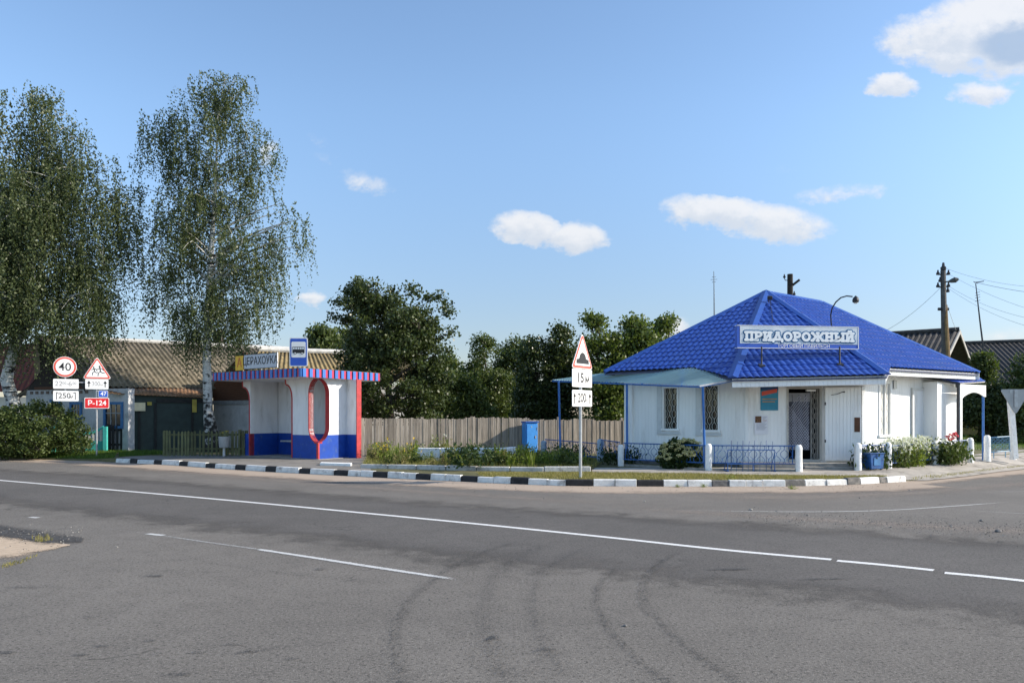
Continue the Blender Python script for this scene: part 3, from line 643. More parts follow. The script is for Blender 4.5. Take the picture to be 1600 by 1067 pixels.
for hh_, x_ in ((wl1, 1027), (wl2, 1087.5)):      # broad pale reveal boards on the left of each window
    cs = MB(); fL.box(cs, upos(fL, x_, 640)[0], hh_[0]-.004, hh_[2]-.06, hh_[3]+.03, .0065, .045); fL.box(cs, upos(fL, x_, 640)[0], hh_[1]+.05, hh_[2]-.14, hh_[2]-.062, .0065, .05); cs.build('window_casing', M('casing_grey', (.55, .57, .58), .6, .06), shop)
shop_window(fL, wl1, .20); shop_window(fL, wl2, .20); shop_window(fR, wr, .03, True)
# doorway: dark lobby, lace curtain, folding lattice gate, open leaf
u0, u1, v0, v1 = dr
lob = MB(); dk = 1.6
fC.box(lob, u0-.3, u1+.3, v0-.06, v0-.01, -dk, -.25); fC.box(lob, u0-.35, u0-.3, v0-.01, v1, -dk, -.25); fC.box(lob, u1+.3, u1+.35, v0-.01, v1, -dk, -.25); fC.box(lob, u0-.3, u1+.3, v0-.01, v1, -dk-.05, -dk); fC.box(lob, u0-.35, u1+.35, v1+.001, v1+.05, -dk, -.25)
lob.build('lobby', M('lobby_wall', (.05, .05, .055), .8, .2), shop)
df = MB(); FRM = M('door_frame_paint', (.42, .41, .38), .6, .12, 5)
fC.box(df, u0+.001, u0+.05, v0, v1, -.2, .03); fC.box(df, u1-.05, u1-.001, v0, v1, -.2, .03); fC.box(df, u0+.05, u1-.05, v1-.06, v1-.001, -.2, .029); fC.box(df, u0-.06, u1+1.12, v1+.002, v1+.06, .014, .05)
fC.box(df, u0+.05, u1-.05, v0-.02, v0+.03, -.2, .04); df.build('door_frame', FRM, shop)
cur = MB(); P = []
for v in np.linspace(v0+.28, v1-.22, 6): P.append([fC.P(u, v, -.16+.022*math.sin(u*34+v)) for u in np.linspace(u0+.07, u1-.28, 60)])
cur.grid(P); LACE = M('lace_cloth', (.10, .105, .13), .9, .15, 8); cu_o = cur.build('curtain', LACE, shop, True)
lc = MB(); nC = 9; cw = (u1-.28-u0-.07)/nC
for k in range(-12, 14):
    for sg in (1, -1):
        a = Vector((u0+.07+k*cw, v0+.3)); L = 1.9; P2 = []
        for i in range(40):
            v = v0+.30+(v1-v0-.55)*i/39; u = u0+.07+(k+.5)*cw+sg*(v-v0-.3)*.72
            if u0+.08 < u < u1-.29: P2.append(fC.P(u, v, -.155+.022*math.sin(u*34+v)+.012))
        if len(P2) > 1: lc.tube(P2, .012, 4, cap=False)
lc.build('lace_pattern', M('lace_thread', (.36, .36, .42), .9, .1), cu_o)
tr_ = MB(); fC.box(tr_, u0+.07, u1-.28, v1-.42, v1-.17, -.15, -.14); tr_.build('transom_cloth', M('pale_cloth', (.25, .25, .27), .9, .1), shop)
lg = MB(); fC.box(lg, u1-.27, u1-.245, v0+.03, v1-.06, -.14, -.11)
gf = FR(fC.P(u1-.235, 0, -.115), fC.n); ogee(lg, gf, 0, .15, v0+.05, v1-.07, 0, .075, .009, .14)
lg.tube([gf.P(.155, v0+.04, 0), gf.P(.155, v1-.07, 0)], .012, 6); lg.build('lattice_gate', M('gate_paint', (.30, .29, .27), .5, .15), shop)
lu = MB(); fC.box(lu, u0+.55, u0+.80, v1-.13, v1-.08, -.12, .0); lu.build('door_plaque', SIGNWHITE, shop)
leaf0 = upos(fC, 1287, 700)[0]; leaf1 = upos(fC, 1343, 700)[0]; lf = MB(); lt, lb = upos(fC, 1300, 605)[1], upos(fC, 1300, 719)[1]
n = 10; w = (leaf1-leaf0)/n; fC.box(lf, leaf0, leaf1, lb, lt, .10, .135)
for k in range(n): fC.box(lf, leaf0+k*w+.004, leaf0+(k+1)*w-.004, lb+.02, lt-.02, .1352, .145)
dl = lf.build('door', SIDING, shop)
hd = MB(); fC.box(hd, leaf1-.22, leaf1-.02, lt-1.42, lt-.68, .147, .152); hd.build('lock_plate', WHITE, dl)
hd = MB(); fC.box(hd, leaf1-.19, leaf1-.04, lt-1.24, lt-.84, .153, .162); hd.build('lock_panel', M('brown_panel', (.09, .035, .015), .5, .15), dl)
hd = MB(); hd.tube([fC.P(leaf0+.15, lt-.22, .15), fC.P(leaf0+.3, lt-.2, .165), fC.P(leaf0+.45, lt-.14, .15), fC.P(leaf0+.52, lt-.13, .17)], [.008, .008, .012, .02], 6); hd.build('handle', DARKMETAL, dl)
for z in (lt-.5, lb+.5): hd = MB(); hd.tube([fC.P(leaf0, z, .145), fC.P(leaf0, z+.08, .145)], .02, 6); hd.build('hinge', DARKMETAL, dl)
st = MB(); f = fC
f.box(st, upos(fC, 1222, 725)[0]-1.2, LC+.1, -.1, .28, .036, .55); f.box(st, upos(fC, 1245, 725)[0], upos(fC, 1335, 725)[0], -.1, .20, .55, .85)
bevel(st.build('step', CONC, shop), .012)

# roof
P0 = at(1197, 457, 26.0)
E = at(945, 581.5, 24.0); D = at(1083, 575, 22.15)
def plane(a, b, c): n = (b-a).cross(c-a).normalized(); return a, (n if n.z > 0 else -n)
pL = plane(P0, E, D)
Fp = at(1391, 574.5, 21.6); Gp = at(1530.5, 582.5, 24.1)
pR = plane(P0, Fp, Gp)
C1 = hit(1145, 591, *pL); C2 = hit(1386, 586, *pR); P1 = hit(1284, 473, *pR)
pC = plane(P0, C1, C2)
dKE = (E-D); dFG = (Gp-Fp)
Rp = E+Vector((dFG.x, dFG.y, 0)).normalized()*9.0+Vector((0, 0, 0)); Rp.z = Gp.z; Rp = Vector((Gp.x+dKE.x*2.2, Gp.y+dKE.y*2.2, E.z))
def tile_face(poly, pl_, eave_dir, name='roof_face', lam=.185, row=.33, amp=.034, step=.018, lift=0, org=None):
    p, n = pl_; e = Vector(eave_dir); e = (e-n*e.dot(n)).normalized(); up = n.cross(e)
    if up.z < 0: e = -e; up = n.cross(e)
    O = org or poly[0]; S = [(q-O).dot(e) for q in poly]; T = [(q-O).dot(up) for q in poly]
    s0, s1, t0, t1 = math.floor(min(S)/lam)*lam, max(S), math.floor(min(T)/row)*row, max(T)
    ns = int((s1-s0)/lam*8)+1; ss_ = [s0+(s1-s0)*i/ns for i in range(ns+1)]
    tt = []; k = 0
    while t0+k*row < t1:
        for q, h in ((.0, 0), (.012, 1), (.33, .66), (.66, .33), (.995, .0)): tt.append((t0+(k+q)*row, h))
        k += 1
    bm = bmesh.new(); G_ = []
    for t, h in tt: G_.append([bm.verts.new(O+e*s+up*t+n*(lift+h*step+amp*(abs(math.sin(PI*s/lam))**.8)*(1))) for s in ss_])
    for i in range(len(G_)-1):
        for j in range(len(ss_)-1): bm.faces.new((G_[i][j], G_[i][j+1], G_[i+1][j+1], G_[i+1][j]))
    c = sum(poly, Vector())/len(poly)
    for i in range(len(poly)):
        a, b = poly[i], poly[(i+1) % len(poly)]; m_ = (b-a).cross(n).normalized()
        if (c-a).dot(m_) > 0: m_ = -m_
        bmesh.ops.bisect_plane(bm, geom=bm.verts[:]+bm.edges[:]+bm.faces[:], plane_co=a, plane_no=m_, clear_outer=True)
    bmesh.ops.recalc_face_normals(bm, faces=bm.faces[:])
    me = bpy.data.meshes.new(name); bm.to_mesh(me); bm.free()
    if sum((f.normal.z for f in me.polygons)) < 0: me.flip_normals()
    me.polygons.foreach_set('use_smooth', [True]*len(me.polygons)); me.set_sharp_from_angle(angle=math.radians(50))
    me.materials.append(TILE); o = bpy.data.objects.new(name, me); col.objects.link(o); return o
def par(o, p): o.parent = p; o.matrix_parent_inverse = p.matrix_basis.inverted(); return o
rf = MB()                                    # closed underside just below the tiles
dn = Vector((0, 0, -.06))
for poly in ([P0, E, D, C1], [P0, C1, C2], [P0, C2, Fp, Gp, P1], [P1, Gp, Rp], [P0, P1, Rp, E]): rf.prism([q+dn for q in poly], (0, 0, -.03))
roof = rf.build('roof', M('roof_underside', (.10, .11, .16), .8), shop)
par(tile_face([C1, D, P0], pL, dKE, org=C1), roof); par(tile_face([D, E, P0], pL, dKE, org=C1), roof)
par(tile_face([C1, C2, P0], pC, C2-C1), roof)
par(tile_face([C2, Fp, P0], pR, dFG, org=C2), roof); par(tile_face([Fp, Gp, P1, P0], pR, dFG, org=C2), roof)
par(tile_face([Gp, Rp, P1], plane(P1, Gp, Rp), Rp-Gp), roof)
par(tile_face([Rp, E, P0, P1], plane(P0, Rp, E), Rp-E), roof)
rc = MB()
def ridge(a, b, r=.085, lift=.03):
    d = (b-a); L = d.length; n = max(1, int(L/1.9))
    for k in range(n):
        p = a+d*(k/n)+Vector((0, 0, lift)); q = a+d*((k+1)/n+.004)+Vector((0, 0, lift+.012)); rc.tube([p, q], [r, r*1.03], 10)
def hipcap(a, b, na, nb, w=.135, lift=.05):
    d = (b-a).normalized(); sa = na.cross(d); sb = nb.cross(d)
    ca = sa if sa.dot(nb) < 0 else -sa; cb = sb if sb.dot(na) < 0 else -sb
    L = (b-a).length; n = max(1, int(L/1.9)); up = (na+nb).normalized()
    for k in range(n):
        s, e = a+d*(L*k/n)+up*(lift), a+d*(L*(k+1)/n+.01)+up*(lift+.012)
        rc.add([s+ca*w, s+up*.03, s+cb*w, e+ca*w, e+up*.03, e+cb*w, s+ca*w-na*.02, e+ca*w-na*.02, s+cb*w-nb*.02, e+cb*w-nb*.02], [(0, 1, 4, 3), (1, 2, 5, 4), (6, 0, 3, 7), (2, 8, 9, 5), (0, 6, 8, 2, 1), (3, 4, 5, 9, 7)])
hipcap(C1, P0, pL[1], pC[1]); hipcap(C2, P0, pC[1], pR[1]); hipcap(P0, P1, plane(P0, Rp, E)[1], pR[1], .15)
hipcap(Gp, P1, pR[1], plane(P1, Gp, Rp)[1], .14); hipcap(E, P0, pL[1], plane(P0, Rp, E)[1], .14); hipcap(Rp, P1, plane(P1, Gp, Rp)[1], plane(P0, Rp, E)[1], .14)
rco = rc.build('ridge_cap', M('ridge_blue', (.022, .075, .32), .35, .08, 5, spec=.5), roof)
# white fascia boards and soffit
fa = MB()
def fascia(a, b, h, drop=.02, th=.03):
    d = (b-a); n = Vector((d.y, -d.x, 0)).normalized()
    if n.dot(Vector((a.x-9, a.y-25, 0))) < 0: n = -n
    k = max(1, int(d.length/.12)) ; g = d/k
    fa.obox(a-n*.05-Vector((0, 0, drop)), d, -n*th, Vector((0, 0, -h)))
    for i in range(k): fa.obox(a+g*i+g*.04-n*.0495-Vector((0, 0, drop)), g*.92, n*.008, Vector((0, 0, -h+.002)))
fascia(C1, C2, .22); fascia(Fp, Gp, .19); fascia(C2, Fp, .2); fascia(Gp, Rp, .19)
fa.build('fascia', SIDING, shop)
so = MB()
def soff(a, b, wa, wb, drop): 
    z = min(a.z, b.z)-drop; q = [Vector((p.x, p.y, z)) for p in (a, b, wb, wa)]; so.prism(q, (0, 0, .02))
soff(C1.lerp(C1, 0)+Vector((.05, .06, 0)), C2+Vector((-.05, .06, 0)), W2+(W2-W1)*0+fC.n*.0, W3, .16)
soff(Fp+Vector((-.03, .05, 0)), Gp+Vector((-.05, .03, 0)), W3, W4, .16)
so.build('soffit', SIDING, shop)
# side porch: sloping blue roof, white arched valance, two posts
PA = at(1423, 584.5, 23.5); PB = at(1499, 600, 23.4); PC = at(1539, 597.5, 24.25); PD = PA+(PC-PB)+Vector((1.6, 1.9, .05))
pr = MB(); up_ = Vector((0, 0, .03)); pr.prism([PA, PB, PC, PD], (0, 0, .02)); po = pr.build('porch_roof', M('porch_underside', (.62, .60, .56), .7), shop)
par(tile_face([PB, PC, PD, PA], plane(PA, PB, PC), PC-PB, amp=.012, step=.012, lift=.03), po)
pg = MB(); pg.obox(PA+Vector((0, 0, -.03)), PB-PA, Vector((.02, -.02, 0)), (0, 0, .05)); pg.build('porch_edge', DARKMETAL, po)
va = MB(); fP, LP = wall_frame(Vector((PB.x, PB.y, 0)), Vector((PC.x, PC.y, 0))); zt = PB.z-.005
arc = [(0, zt), (LP, zt), (LP, zt-.36)]+[(LP*.95-LP*.80*t, zt-.36+.13*math.sin(PI*t)) for t in np.linspace(0, 1, 12)]+[(.13, zt-.42), (0, zt-.42)]
fP.poly(va, arc, .0, .03); va.build('porch_valance', WHITE, shop)
pp = MB(); fP.box(pp, .0, .12, .1, zt-.42, -.09, .03); pp.build('porch_post', WHITE, shop); pp = MB(); fP.box(pp, -.05, -.002, .1, zt-.06, -.05, .0); pp.build('porch_dark_strip', DARKMETAL, shop)  # white post with a thin dark strip beside it
pp = MB(); pp.tube([fP.P(LP-.05, .1, -.03), fP.P(LP-.05, zt-.3, -.03)], .035, 8); pp.build('porch_post', POSTBLUE, shop)
# side door under the porch and a small vent
sdx = upos(fR, 1425, 610); sdy = upos(fR, 1451, 690); sdr = MB(); fR.box(sdr, sdx[0], sdy[0], .3, sdx[1], .0125, .04); so_ = sdr.build('side_door', SIDING, shop)
sdr = MB(); fR.box(sdr, sdx[0]-.07, sdx[0]-.002, .3, sdx[1]+.08, .0125, .06); fR.box(sdr, sdy[0]+.002, sdy[0]+.07, .3, sdx[1]+.08, .0125, .06); fR.box(sdr, sdx[0]-.002, sdy[0]+.002, sdx[1]+.002, sdx[1]+.08, .0125, .06); sdr.build('side_door_frame', M('pale_trim', (.6, .6, .58), .6, .05), so_)
vt = MB(); fR.box(vt, upos(fR, 1394.5, 590)[0], upos(fR, 1399, 590)[0], 2.35, 2.6, .0125, .05); vt.build('vent', SIGNGREY, shop)
par(so_, shop)

# boxed-out lobby wall under the porch roof
fV = FR(fR.o+fR.n*.45, fR.n); va0, va1 = upos(fV, 1464.5, 640)[0], upos(fV, 1497, 640)[0]; vm = MB()
fV.poly(vm, [(va0, .2), (va1, .2), (va1, 2.42), (va0, 2.58)], -.449, 0); vm.build('lobby_front', SIDING, shop)
# name board on the roof
sy = hit(1250, 572, *pC).y-.02
SB = FR(at(1152, 543, sy), (.13, -1)); sw = (1343.5-1152)/F*sy*1.055; sh_ = 34.5/F*sy
board = thing('shop_sign', 'long white and blue shop name board standing on the roof slope', 'sign', SB.o)
b = MB(); SB.box(b, 0, sw, 0, sh_, -.16, 0); b.build('sign_box', SIGNBLUE, board)
b = MB(); SB.box(b, -.004, sw+.004, -.012, .004, -.165, .012); SB.box(b, -.004, sw+.004, sh_-.004, sh_+.012, -.165, .012); SB.box(b, sw-.004, sw+.012, .0045, sh_-.0045, -.165, .012); b.build('rim', SIGNWHITE, board)
pan = MB(); fw = .075; SB.box(pan, fw, sw-.005, .115, sh_-.008, .001, .006); PANEL = M('sign_panel', (.50, .58, .66), .35, .06, 2, c2=(.66, .70, .74)); pan.build('panel', PANEL, board)
GL = {  # strokes of fat slab-serif capitals in a unit box
 'П': (.78, [((.17, .04), (.17, .96)), ((.61, .04), (.61, .96)), ((.05, .96), (.73, .96)), ((.05, .04), (.29, .04)), ((.49, .04), (.73, .04))]),
 'Р': (.72, [((.17, .04), (.17, .96)), ((.05, .96), (.42, .96)), ((.42, .96), (.57, .88)), ((.57, .88), (.62, .70)), ((.62, .70), (.57, .53)), ((.57, .53), (.42, .45)), ((.42, .45), (.17, .45)), ((.05, .04), (.31, .04))]),
 'И': (.80, [((.17, .04), (.17, .96)), ((.63, .04), (.63, .96)), ((.17, .10), (.63, .90)), ((.05, .96), (.29, .96)), ((.51, .96), (.75, .96)), ((.05, .04), (.29, .04)), ((.51, .04), (.75, .04))]),
 'Д': (.90, [((.20, .12), (.42, .96)), ((.68, .12), (.46, .96)), ((.06, .12), (.84, .12)), ((.06, -.10), (.06, .12)), ((.84, -.10), (.84, .12)), ((.36, .96), (.52, .96))]),
 'О': (.80, [((.40+.30*math.cos(a), .5+.44*math.sin(a)), (.40+.30*math.cos(a+PI/7), .5+.44*math.sin(a+PI/7))) for a in [PI/7*k for k in range(14)]]),
 'Ж': (1.16, [((.58, .04), (.58, .96)), ((.12, .05), (.42, .50)), ((.12, .95), (.42, .50)), ((1.04, .05), (.74, .50)), ((1.04, .95), (.74, .50)), ((.42, .50), (.74, .50)), ((.50, .96), (.66, .96)), ((.50, .04), (.66, .04)), ((.04, .05), (.18, .05)), ((.98, .05), (1.12, .05)), ((.06, .95), (.16, .95)), ((1.0, .95), (1.1, .95))]),
 'Н': (.80, [((.17, .04), (.17, .96)), ((.63, .04), (.63, .96)), ((.17, .5), (.63, .5)), ((.05, .96), (.29, .96)), ((.51, .96), (.75, .96)), ((.05, .04), (.29, .04)), ((.51, .04), (.75, .04))]),
 'Ы': (.96, [((.17, .04), (.17, .96)), ((.05, .96), (.29, .96)), ((.05, .04), (.42, .04)), ((.42, .04), (.56, .14)), ((.56, .14), (.56, .38)), ((.56, .38), (.42, .48)), ((.42, .48), (.17, .48)), ((.80, .04), (.80, .96)), ((.70, .96), (.90, .96)), ((.70, .04), (.90, .04))]),
}
GL['Й'] = (GL['И'][0], GL['И'][1]+[((.30, 1.22), (.40, 1.14)), ((.40, 1.14), (.50, 1.22))])
def slab_word(word, u0, u1, v0, hgt, w0):
    tot = sum(GL[c][0] for c in word)+.05*(len(word)-1); k = (u1-u0)/tot
    a, b_ = MB(), MB(); x = 0; q = 0
    for c in word:
        for (p, r) in GL[c][1]:
            P = (u0+(x+p[0])*k, v0+p[1]*hgt); R = (u0+(x+r[0])*k, v0+r[1]*hgt); q += 1
            SB.poly(a, capsule(P, R, .066), w0, w0+.004+q*.00006); SB.poly(b_, capsule(P, R, .036), w0+.004, w0+.014+q*.00006)
        x += GL[c][0]+.05
    return a, b_
a, b_ = slab_word('ПРИДОРОЖНЫЙ', fw+.13, sw-.13, .205, sh_-.375, .0062)
lo = a.build('letter_outline', M('letter_teal', (.012, .11, .26), .4, .08), board); b_.build('letter_face', M('letter_pale', (.72, .77, .80), .4, .05, 3, c2=(.80, .83, .84)), lo)
t = MB(); SB.text(t, 'ТОРГОВЫЙ ПАВИЛЬОН', .125, sw*.545, .062, .004, .0008, 0, 1.05); t.build('small_lettering', SIGNWHITE, board)
for px, yb in ((1190, 573), (1312, 571)):
    lg_ = MB(); q = hit(px, yb, *pC); top = Vector((q.x, sy+.05, SB.o.z+.03)); lg_.tube([q, Vector((q.x, q.y, top.z))], .022, 6)
    lg_.obox(q+Vector((-.08, -.08, -.02)), (.16, 0, 0), (0, .16, .06), (0, 0, .05)); lg_.tube([Vector((q.x, sy-.02, SB.o.z+.3)), hit(px, 535, *pC)], .015, 5)
    lg_.build('leg', DARKMETAL, board)
lampq = at(1299, 507, sy); arm = thing('sign_lamp', 'black swan-neck lamp curving above the shop name board', 'lamp', lampq)
ap = [(1299, 509), (1298, 492), (1300, 482), (1306, 472), (1314, 465), (1323, 462.5), (1332, 463.5)]
am = MB(); am.tube([at(x, y, sy-.05-.12*i) for i, (x, y) in enumerate(ap)], .018, 7); am.build('arm', DARKMETAL, arm)
am = MB(); c = at(1337, 467.5, sy-.8); am.lathe(c+Vector((0, 0, -.09)), [(.02, 0), (.075, .01), (.085, .06), (.07, .12), (.03, .16), (.01, .18)], 12); am.build('lamp_head', DARKMETAL, arm)
am = MB(); am.lathe(c+Vector((0, 0, -.12)), [(.01, 0), (.045, .01), (.055, .032)], 10); am.build('lens', M('lamp_glass', (.6, .6, .55), .1), arm)
fl = thing('floodlight', 'small black floodlight fixed at the roof peak above the name board', 'floodlight', at(1201, 470, 25))
q = hit(1201, 474, *pC); fm = MB(); fm.cbox(q+Vector((0, -.12, .16)), (.15, 0, 0), (0, .09, .03), (0, -.03, .12)); bevel(fm.build('lamp_head', DARKMETAL, fl), .02)
fm = MB(); fm.tube([q, q+Vector((0, -.02, .12)), q+Vector((0, -.08, .16))], .014, 6); fm.build('bracket', DARKMETAL, fl)
fm = MB(); fm.tube([q+Vector((.05, -.03, .12)), hit(1204, 482, *pC)+pC[1]*.06, hit(1206, 495, *pC)+pC[1]*.06, hit(1207, 507, *pC)+pC[1]*.06], .010, 5); fm.build('cable', DARKMETAL, fl)
# posters beside the door
def poster(x0, x1, y0, y1, m, label, w=.018):
    a = upos(fC, x0, y1); b = upos(fC, x1, y0); t = thing('poster', label, 'poster', fC.P(a[0], a[1], w)); p = MB(); fC.box(p, a[0], b[0], a[1], b[1], w, w+.012); p.build('sheet', m, t); return t, a[0], b[0], a[1], b[1], w+.0125
t, a, b, c, d, w = poster(1188, 1215.5, 604, 641, M('poster_blue', (.03, .22, .34), .45, .1, 3), 'blue poster with a red heading beside the shop doorway')
p = MB(); fC.poly(p, [(a+.03, d-.26), (b-.03, d-.16), (b-.03, d-.06), (a+.03, d-.14)], w, w+.003); p.build('heading', SIGNRED, t)
p = MB(); [fC.box(p, a+.05, b-.04-.05*(k % 2), d-.36-.075*k, d-.335-.075*k, w, w+.003) for k in range(2)]; p.build('print', M('orange_print', (.45, .22, .08), .5), t)
p = MB(); fC.box(p, a, b, d-.10, d, w-.006, w+.001); p.build('top_band', M('poster_navy', (.02, .06, .16), .45), t)
t, a, b, c, d, w = poster(1178.5, 1199.5, 649, 678.5, M('notice_paper', (.70, .70, .74), .6, .03), 'white paper notice with a small picture pinned below the blue poster')
p = MB(); fC.box(p, a+.02, a+.19, d-.20, d-.02, w, w+.003); p.build('picture', M('notice_picture', (.05, .03, .02), .6, .6, 30, c2=(.25, .12, .05)), t)
p = MB(); [fC.box(p, a+.22 if k < 5 else a+.05, b-.03-.06*((k*7) % 3)*.5, d-.05-.032*k, d-.038-.032*k, w, w+.002, 1 if k == 3 else 0) for k in range(12)]; p.build('print', [M('grey_print', (.38, .38, .44), .6), M('red_print', (.5, .2, .18), .6)], t)

# light-blue awning on its own blue posts
A_ = at(863, 593.5, 25.6); B_ = at(1093, 602, 20.75); C_ = at(1148, 592, 20.95); D_ = at(1083, 575, 21.95); E_ = at(940, 583.5, 25.4)
awn = thing('awning', 'pale blue corrugated awning on thin blue posts along the shop side', 'awning', (3.5, 23.5, VZ))
def corrug(mb, a, b, c, d, period, amp, nrow=2, th=0, m=0):
    nu = max(4, int((b-a).length/period*6)); rows = []
    n = (b-a).cross(d-a).normalized(); n = n if n.z > 0 else -n; L = (b-a).length
    for j in range(nrow+1):
        v = j/nrow; r = []
        for i in range(nu+1):
            u = i/nu; p = (a.lerp(b, u)).lerp(d.lerp(c, u), v); r.append(p+n*amp*math.sin(2*PI*u*L/period))
        rows.append(r)
    mb.grid(rows, m)
aw = MB(); NB = 260; rows_ = []
def back_edge(u): return E_.lerp(D_, u/.74) if u < .74 else D_.lerp(C_, (u-.74)/.26)
for v in np.linspace(0, 1, 7): rows_.append([A_.lerp(B_, i/NB).lerp(back_edge(i/NB), v)+Vector((0, 0, .014*math.sin(2*PI*i/NB*50))) for i in range(NB+1)])
aw.grid(rows_)
awo = aw.build('sheet', AWN, awn)
am = MB(); dz = Vector((0, 0, -.045))
am.tube([A_+dz, B_+dz], .022, 6); am.tube([B_+dz, C_+dz+Vector((0, .0, 0))], .022, 6); am.tube([A_.lerp(E_, .6)+dz, D_+dz+Vector((0, .2, 0))], .022, 6)
for t in (.15, .4, .65, .9): am.tube([A_.lerp(B_, t)+dz, E_.lerp(D_, t)+dz], .015, 6)
am.build('frame', POSTBLUE, awn)
am = MB(); am.obox(B_+Vector((0, -.02, -.05)), C_-B_, (0, .02, 0), (0, 0, .05)); am.build('edge_strip', M('pale_edge', (.5, .5, .5), .6), awn)
for px, pyt, pxb, Y in ((873, 594, 876, 25.2), (979.5, 598.5, 980, 23.0), (1098, 602, 1102, 20.9)):
    t = at(px, pyt+1, Y); bq = at(pxb, 720, Y); m_ = MB(); m_.tube([Vector((bq.x, Y, .1)), t], .034, 8); m_.build('post', POSTBLUE, awn)

# ================================================================ BUS SHELTER
N_ = vg(497, 718); fdir = Vector((-3.21, 2.4, 0)).normalized(); gdir = Vector((.52, .855, 0)).normalized()
SL = 4.0; SD = 1.30; SZ = VZ; ZR = 2.80
shel = thing('bus_shelter', 'white bus shelter with blue base and red edging beside the striped kerb', 'bus shelter', N_+fdir*2+gdir)
nF = Vector((fdir.y, -fdir.x, 0)); nF = nF if nF.dot(-N_) > 0 else -nF     # front normal (towards the road)
nS = Vector((gdir.y, -gdir.x, 0)); nS = nS if nS.x > 0 else -nS            # right side normal
class AX:                                    # plane with u along a given direction
    def __init__(s, o, r, n): s.o = Vector(o); s.r = Vector(r); s.up = Vector((0, 0, 1)); s.n = Vector(n)
    P = FR.P; box = FR.box; poly = FR.poly; text = FR.text
aF = AX((N_.x, N_.y, SZ), fdir, nF); aS = AX((N_.x, N_.y, SZ), gdir, nS)
TH = .16; ZW = ZR-SZ; BL = .80
def ring_strip(mb, ax, pts, w0, w1, t, m=0, closed=False):   # red-painted edge thickness following an outline
    for i in range(len(pts)-1):
        p, q = Vector(pts[i]), Vector(pts[i+1]); d = (q-p).normalized(); n = Vector((-d.y, d.x))*t
        ax.poly(mb, [p-d*.004, q+d*.004, q+d*.004+n, p-d*.004+n], w0, w1, m)
oc = 1.62; orx, ory = .50, 1.06                 # half-oval notch at the corner: centre height, half width, half height
def notch(k=12, rx=orx):                        # from bottom to top, u = inward distance from the corner edge
    P = []; st = ory-rx
    for i in range(k+1): a = -PI/2+PI/2*i/k; P.append((rx*math.cos(a), oc-st+rx*math.sin(a)))
    for i in range(k+1): a = PI/2*i/k; P.append((rx*math.cos(a), oc+st+rx*math.sin(a)))
    return P
def two_tone(axis, outline, w0, w1, name='wall'):   # split an outline at the blue base line
    def clip(P, lo):
        out = []
        for i in range(len(P)):
            a, b = P[i-1], P[i]; ia = (a[1] < BL) == lo or a[1] == BL; ib = (b[1] < BL) == lo or b[1] == BL
            if ia != ib and abs(a[1]-b[1]) > 1e-9: t = (BL-a[1])/(b[1]-a[1]); out.append((a[0]+(b[0]-a[0])*t, BL))
            if ib: out.append(b)
        return out
    mb = MB()
    for lo in (True, False):
        P = clip(outline, lo)
        if len(P) > 2: axis.poly(mb, P, w0, w1, 1 if lo else 0)
    return mb.build(name, [SHWHITE, SHBLUE], shel)
NT = notch()
fl_ = [(u*.9, v) for u, v in NT]              # notch narrower on the front wing
WING = 1.32
br = [(WING, 2.02)]+[(WING+.34*(1-math.cos(a)), 2.02+.50*math.sin(a)) for a in np.linspace(PI/10, PI/2, 7)]+[(WING+.36, ZW)]
front = [(0.0, 0.0), (WING, 0.0)]+br+[(0.0, ZW)]+[(u, v) for u, v in reversed(fl_)]
two_tone(aF, front, -TH, 0, 'front_wall')
two_tone(AX(aS.o-nF*(TH+.002), gdir, nS), [(u, v) for u, v in [(0, 0), (SD-TH, 0), (SD-TH, ZW), (0, ZW)]+[(max(0, u-TH), v) for u, v in reversed(NT)]], -TH, 0, 'side_wall')
re = MB()
ring_strip(re, aF, fl_, -TH-.01, .015, -.035); ring_strip(re, AX(aS.o, gdir, nS), NT, -TH-.01, .015, -.035)
aF.box(re, -.02, .06, 0, oc-ory-.01, .001, .02); aS.box(re, .0005, .05, 0, oc-ory-.01, .0005, .02); aF.box(re, -.02, .06, oc+ory+.01, ZW, .001, .02); aS.box(re, .0005, .05, oc+ory+.01, ZW, .0005, .02)
re.build('red_edging', SHRED, shel); re = MB()
ring_strip(re, aF, [(WING, 0)]+br, -TH-.01, .015, -.05)
re.build('red_edging', SHRED, shel); re = MB()
br2 = [(0.0, 0.0), (0.0, 2.0)]+[(-.40*(1-math.cos(a)), 2.0+.48*math.sin(a)) for a in np.linspace(PI/10, PI/2, 7)]+[(-.42, ZW)]
aF2 = AX(aF.o+fdir*(SL-.28), fdir*-1, nF); 
aF3 = AX(aF.o+fdir*(SL-.28), fdir, nF); ring_strip(re, aF3, [(-x, y) for x, y in br2], -TH-.01, .015, -.05)
re.build('red_edging', SHRED, shel)
two_tone(AX(aF.o+fdir*(SL-.28), fdir, nF), [(0.0, 0), (.28, 0), (.28, BL), (.0, BL+.001)], -TH, 0, 'front_wall')
br3 = [(0, BL)]+[(0, 2.0)]+[(.40*(1-math.cos(a)), 2.0+.48*math.sin(a)) for a in np.linspace(PI/10, PI/2, 7)]+[(.42, ZW), (0, ZW)]
two_tone(AX(aF.o+fdir*(SL-.28)-fdir*.03, fdir, nF), [(0, BL+.002), (.03, BL+.002), (.03, 2.0)]+[(x+.03, y) for x, y in br3[2:-1]]+[(0, ZW)], -TH, -.001, 'front_wall')
two_tone(AX(aF.o+fdir*(SL-.12)-nF*(TH+.004), gdir, fdir), [(0, 0), (SD-.2, 0), (SD-.2, ZW), (.0, ZW)], -TH, 0, 'side_wall')
two_tone(AX(aF.o+gdir*SD, fdir, nF), [(-.54, 0), (SL, 0), (SL, ZW), (-.54, ZW)], -TH, 0, 'back_wall')
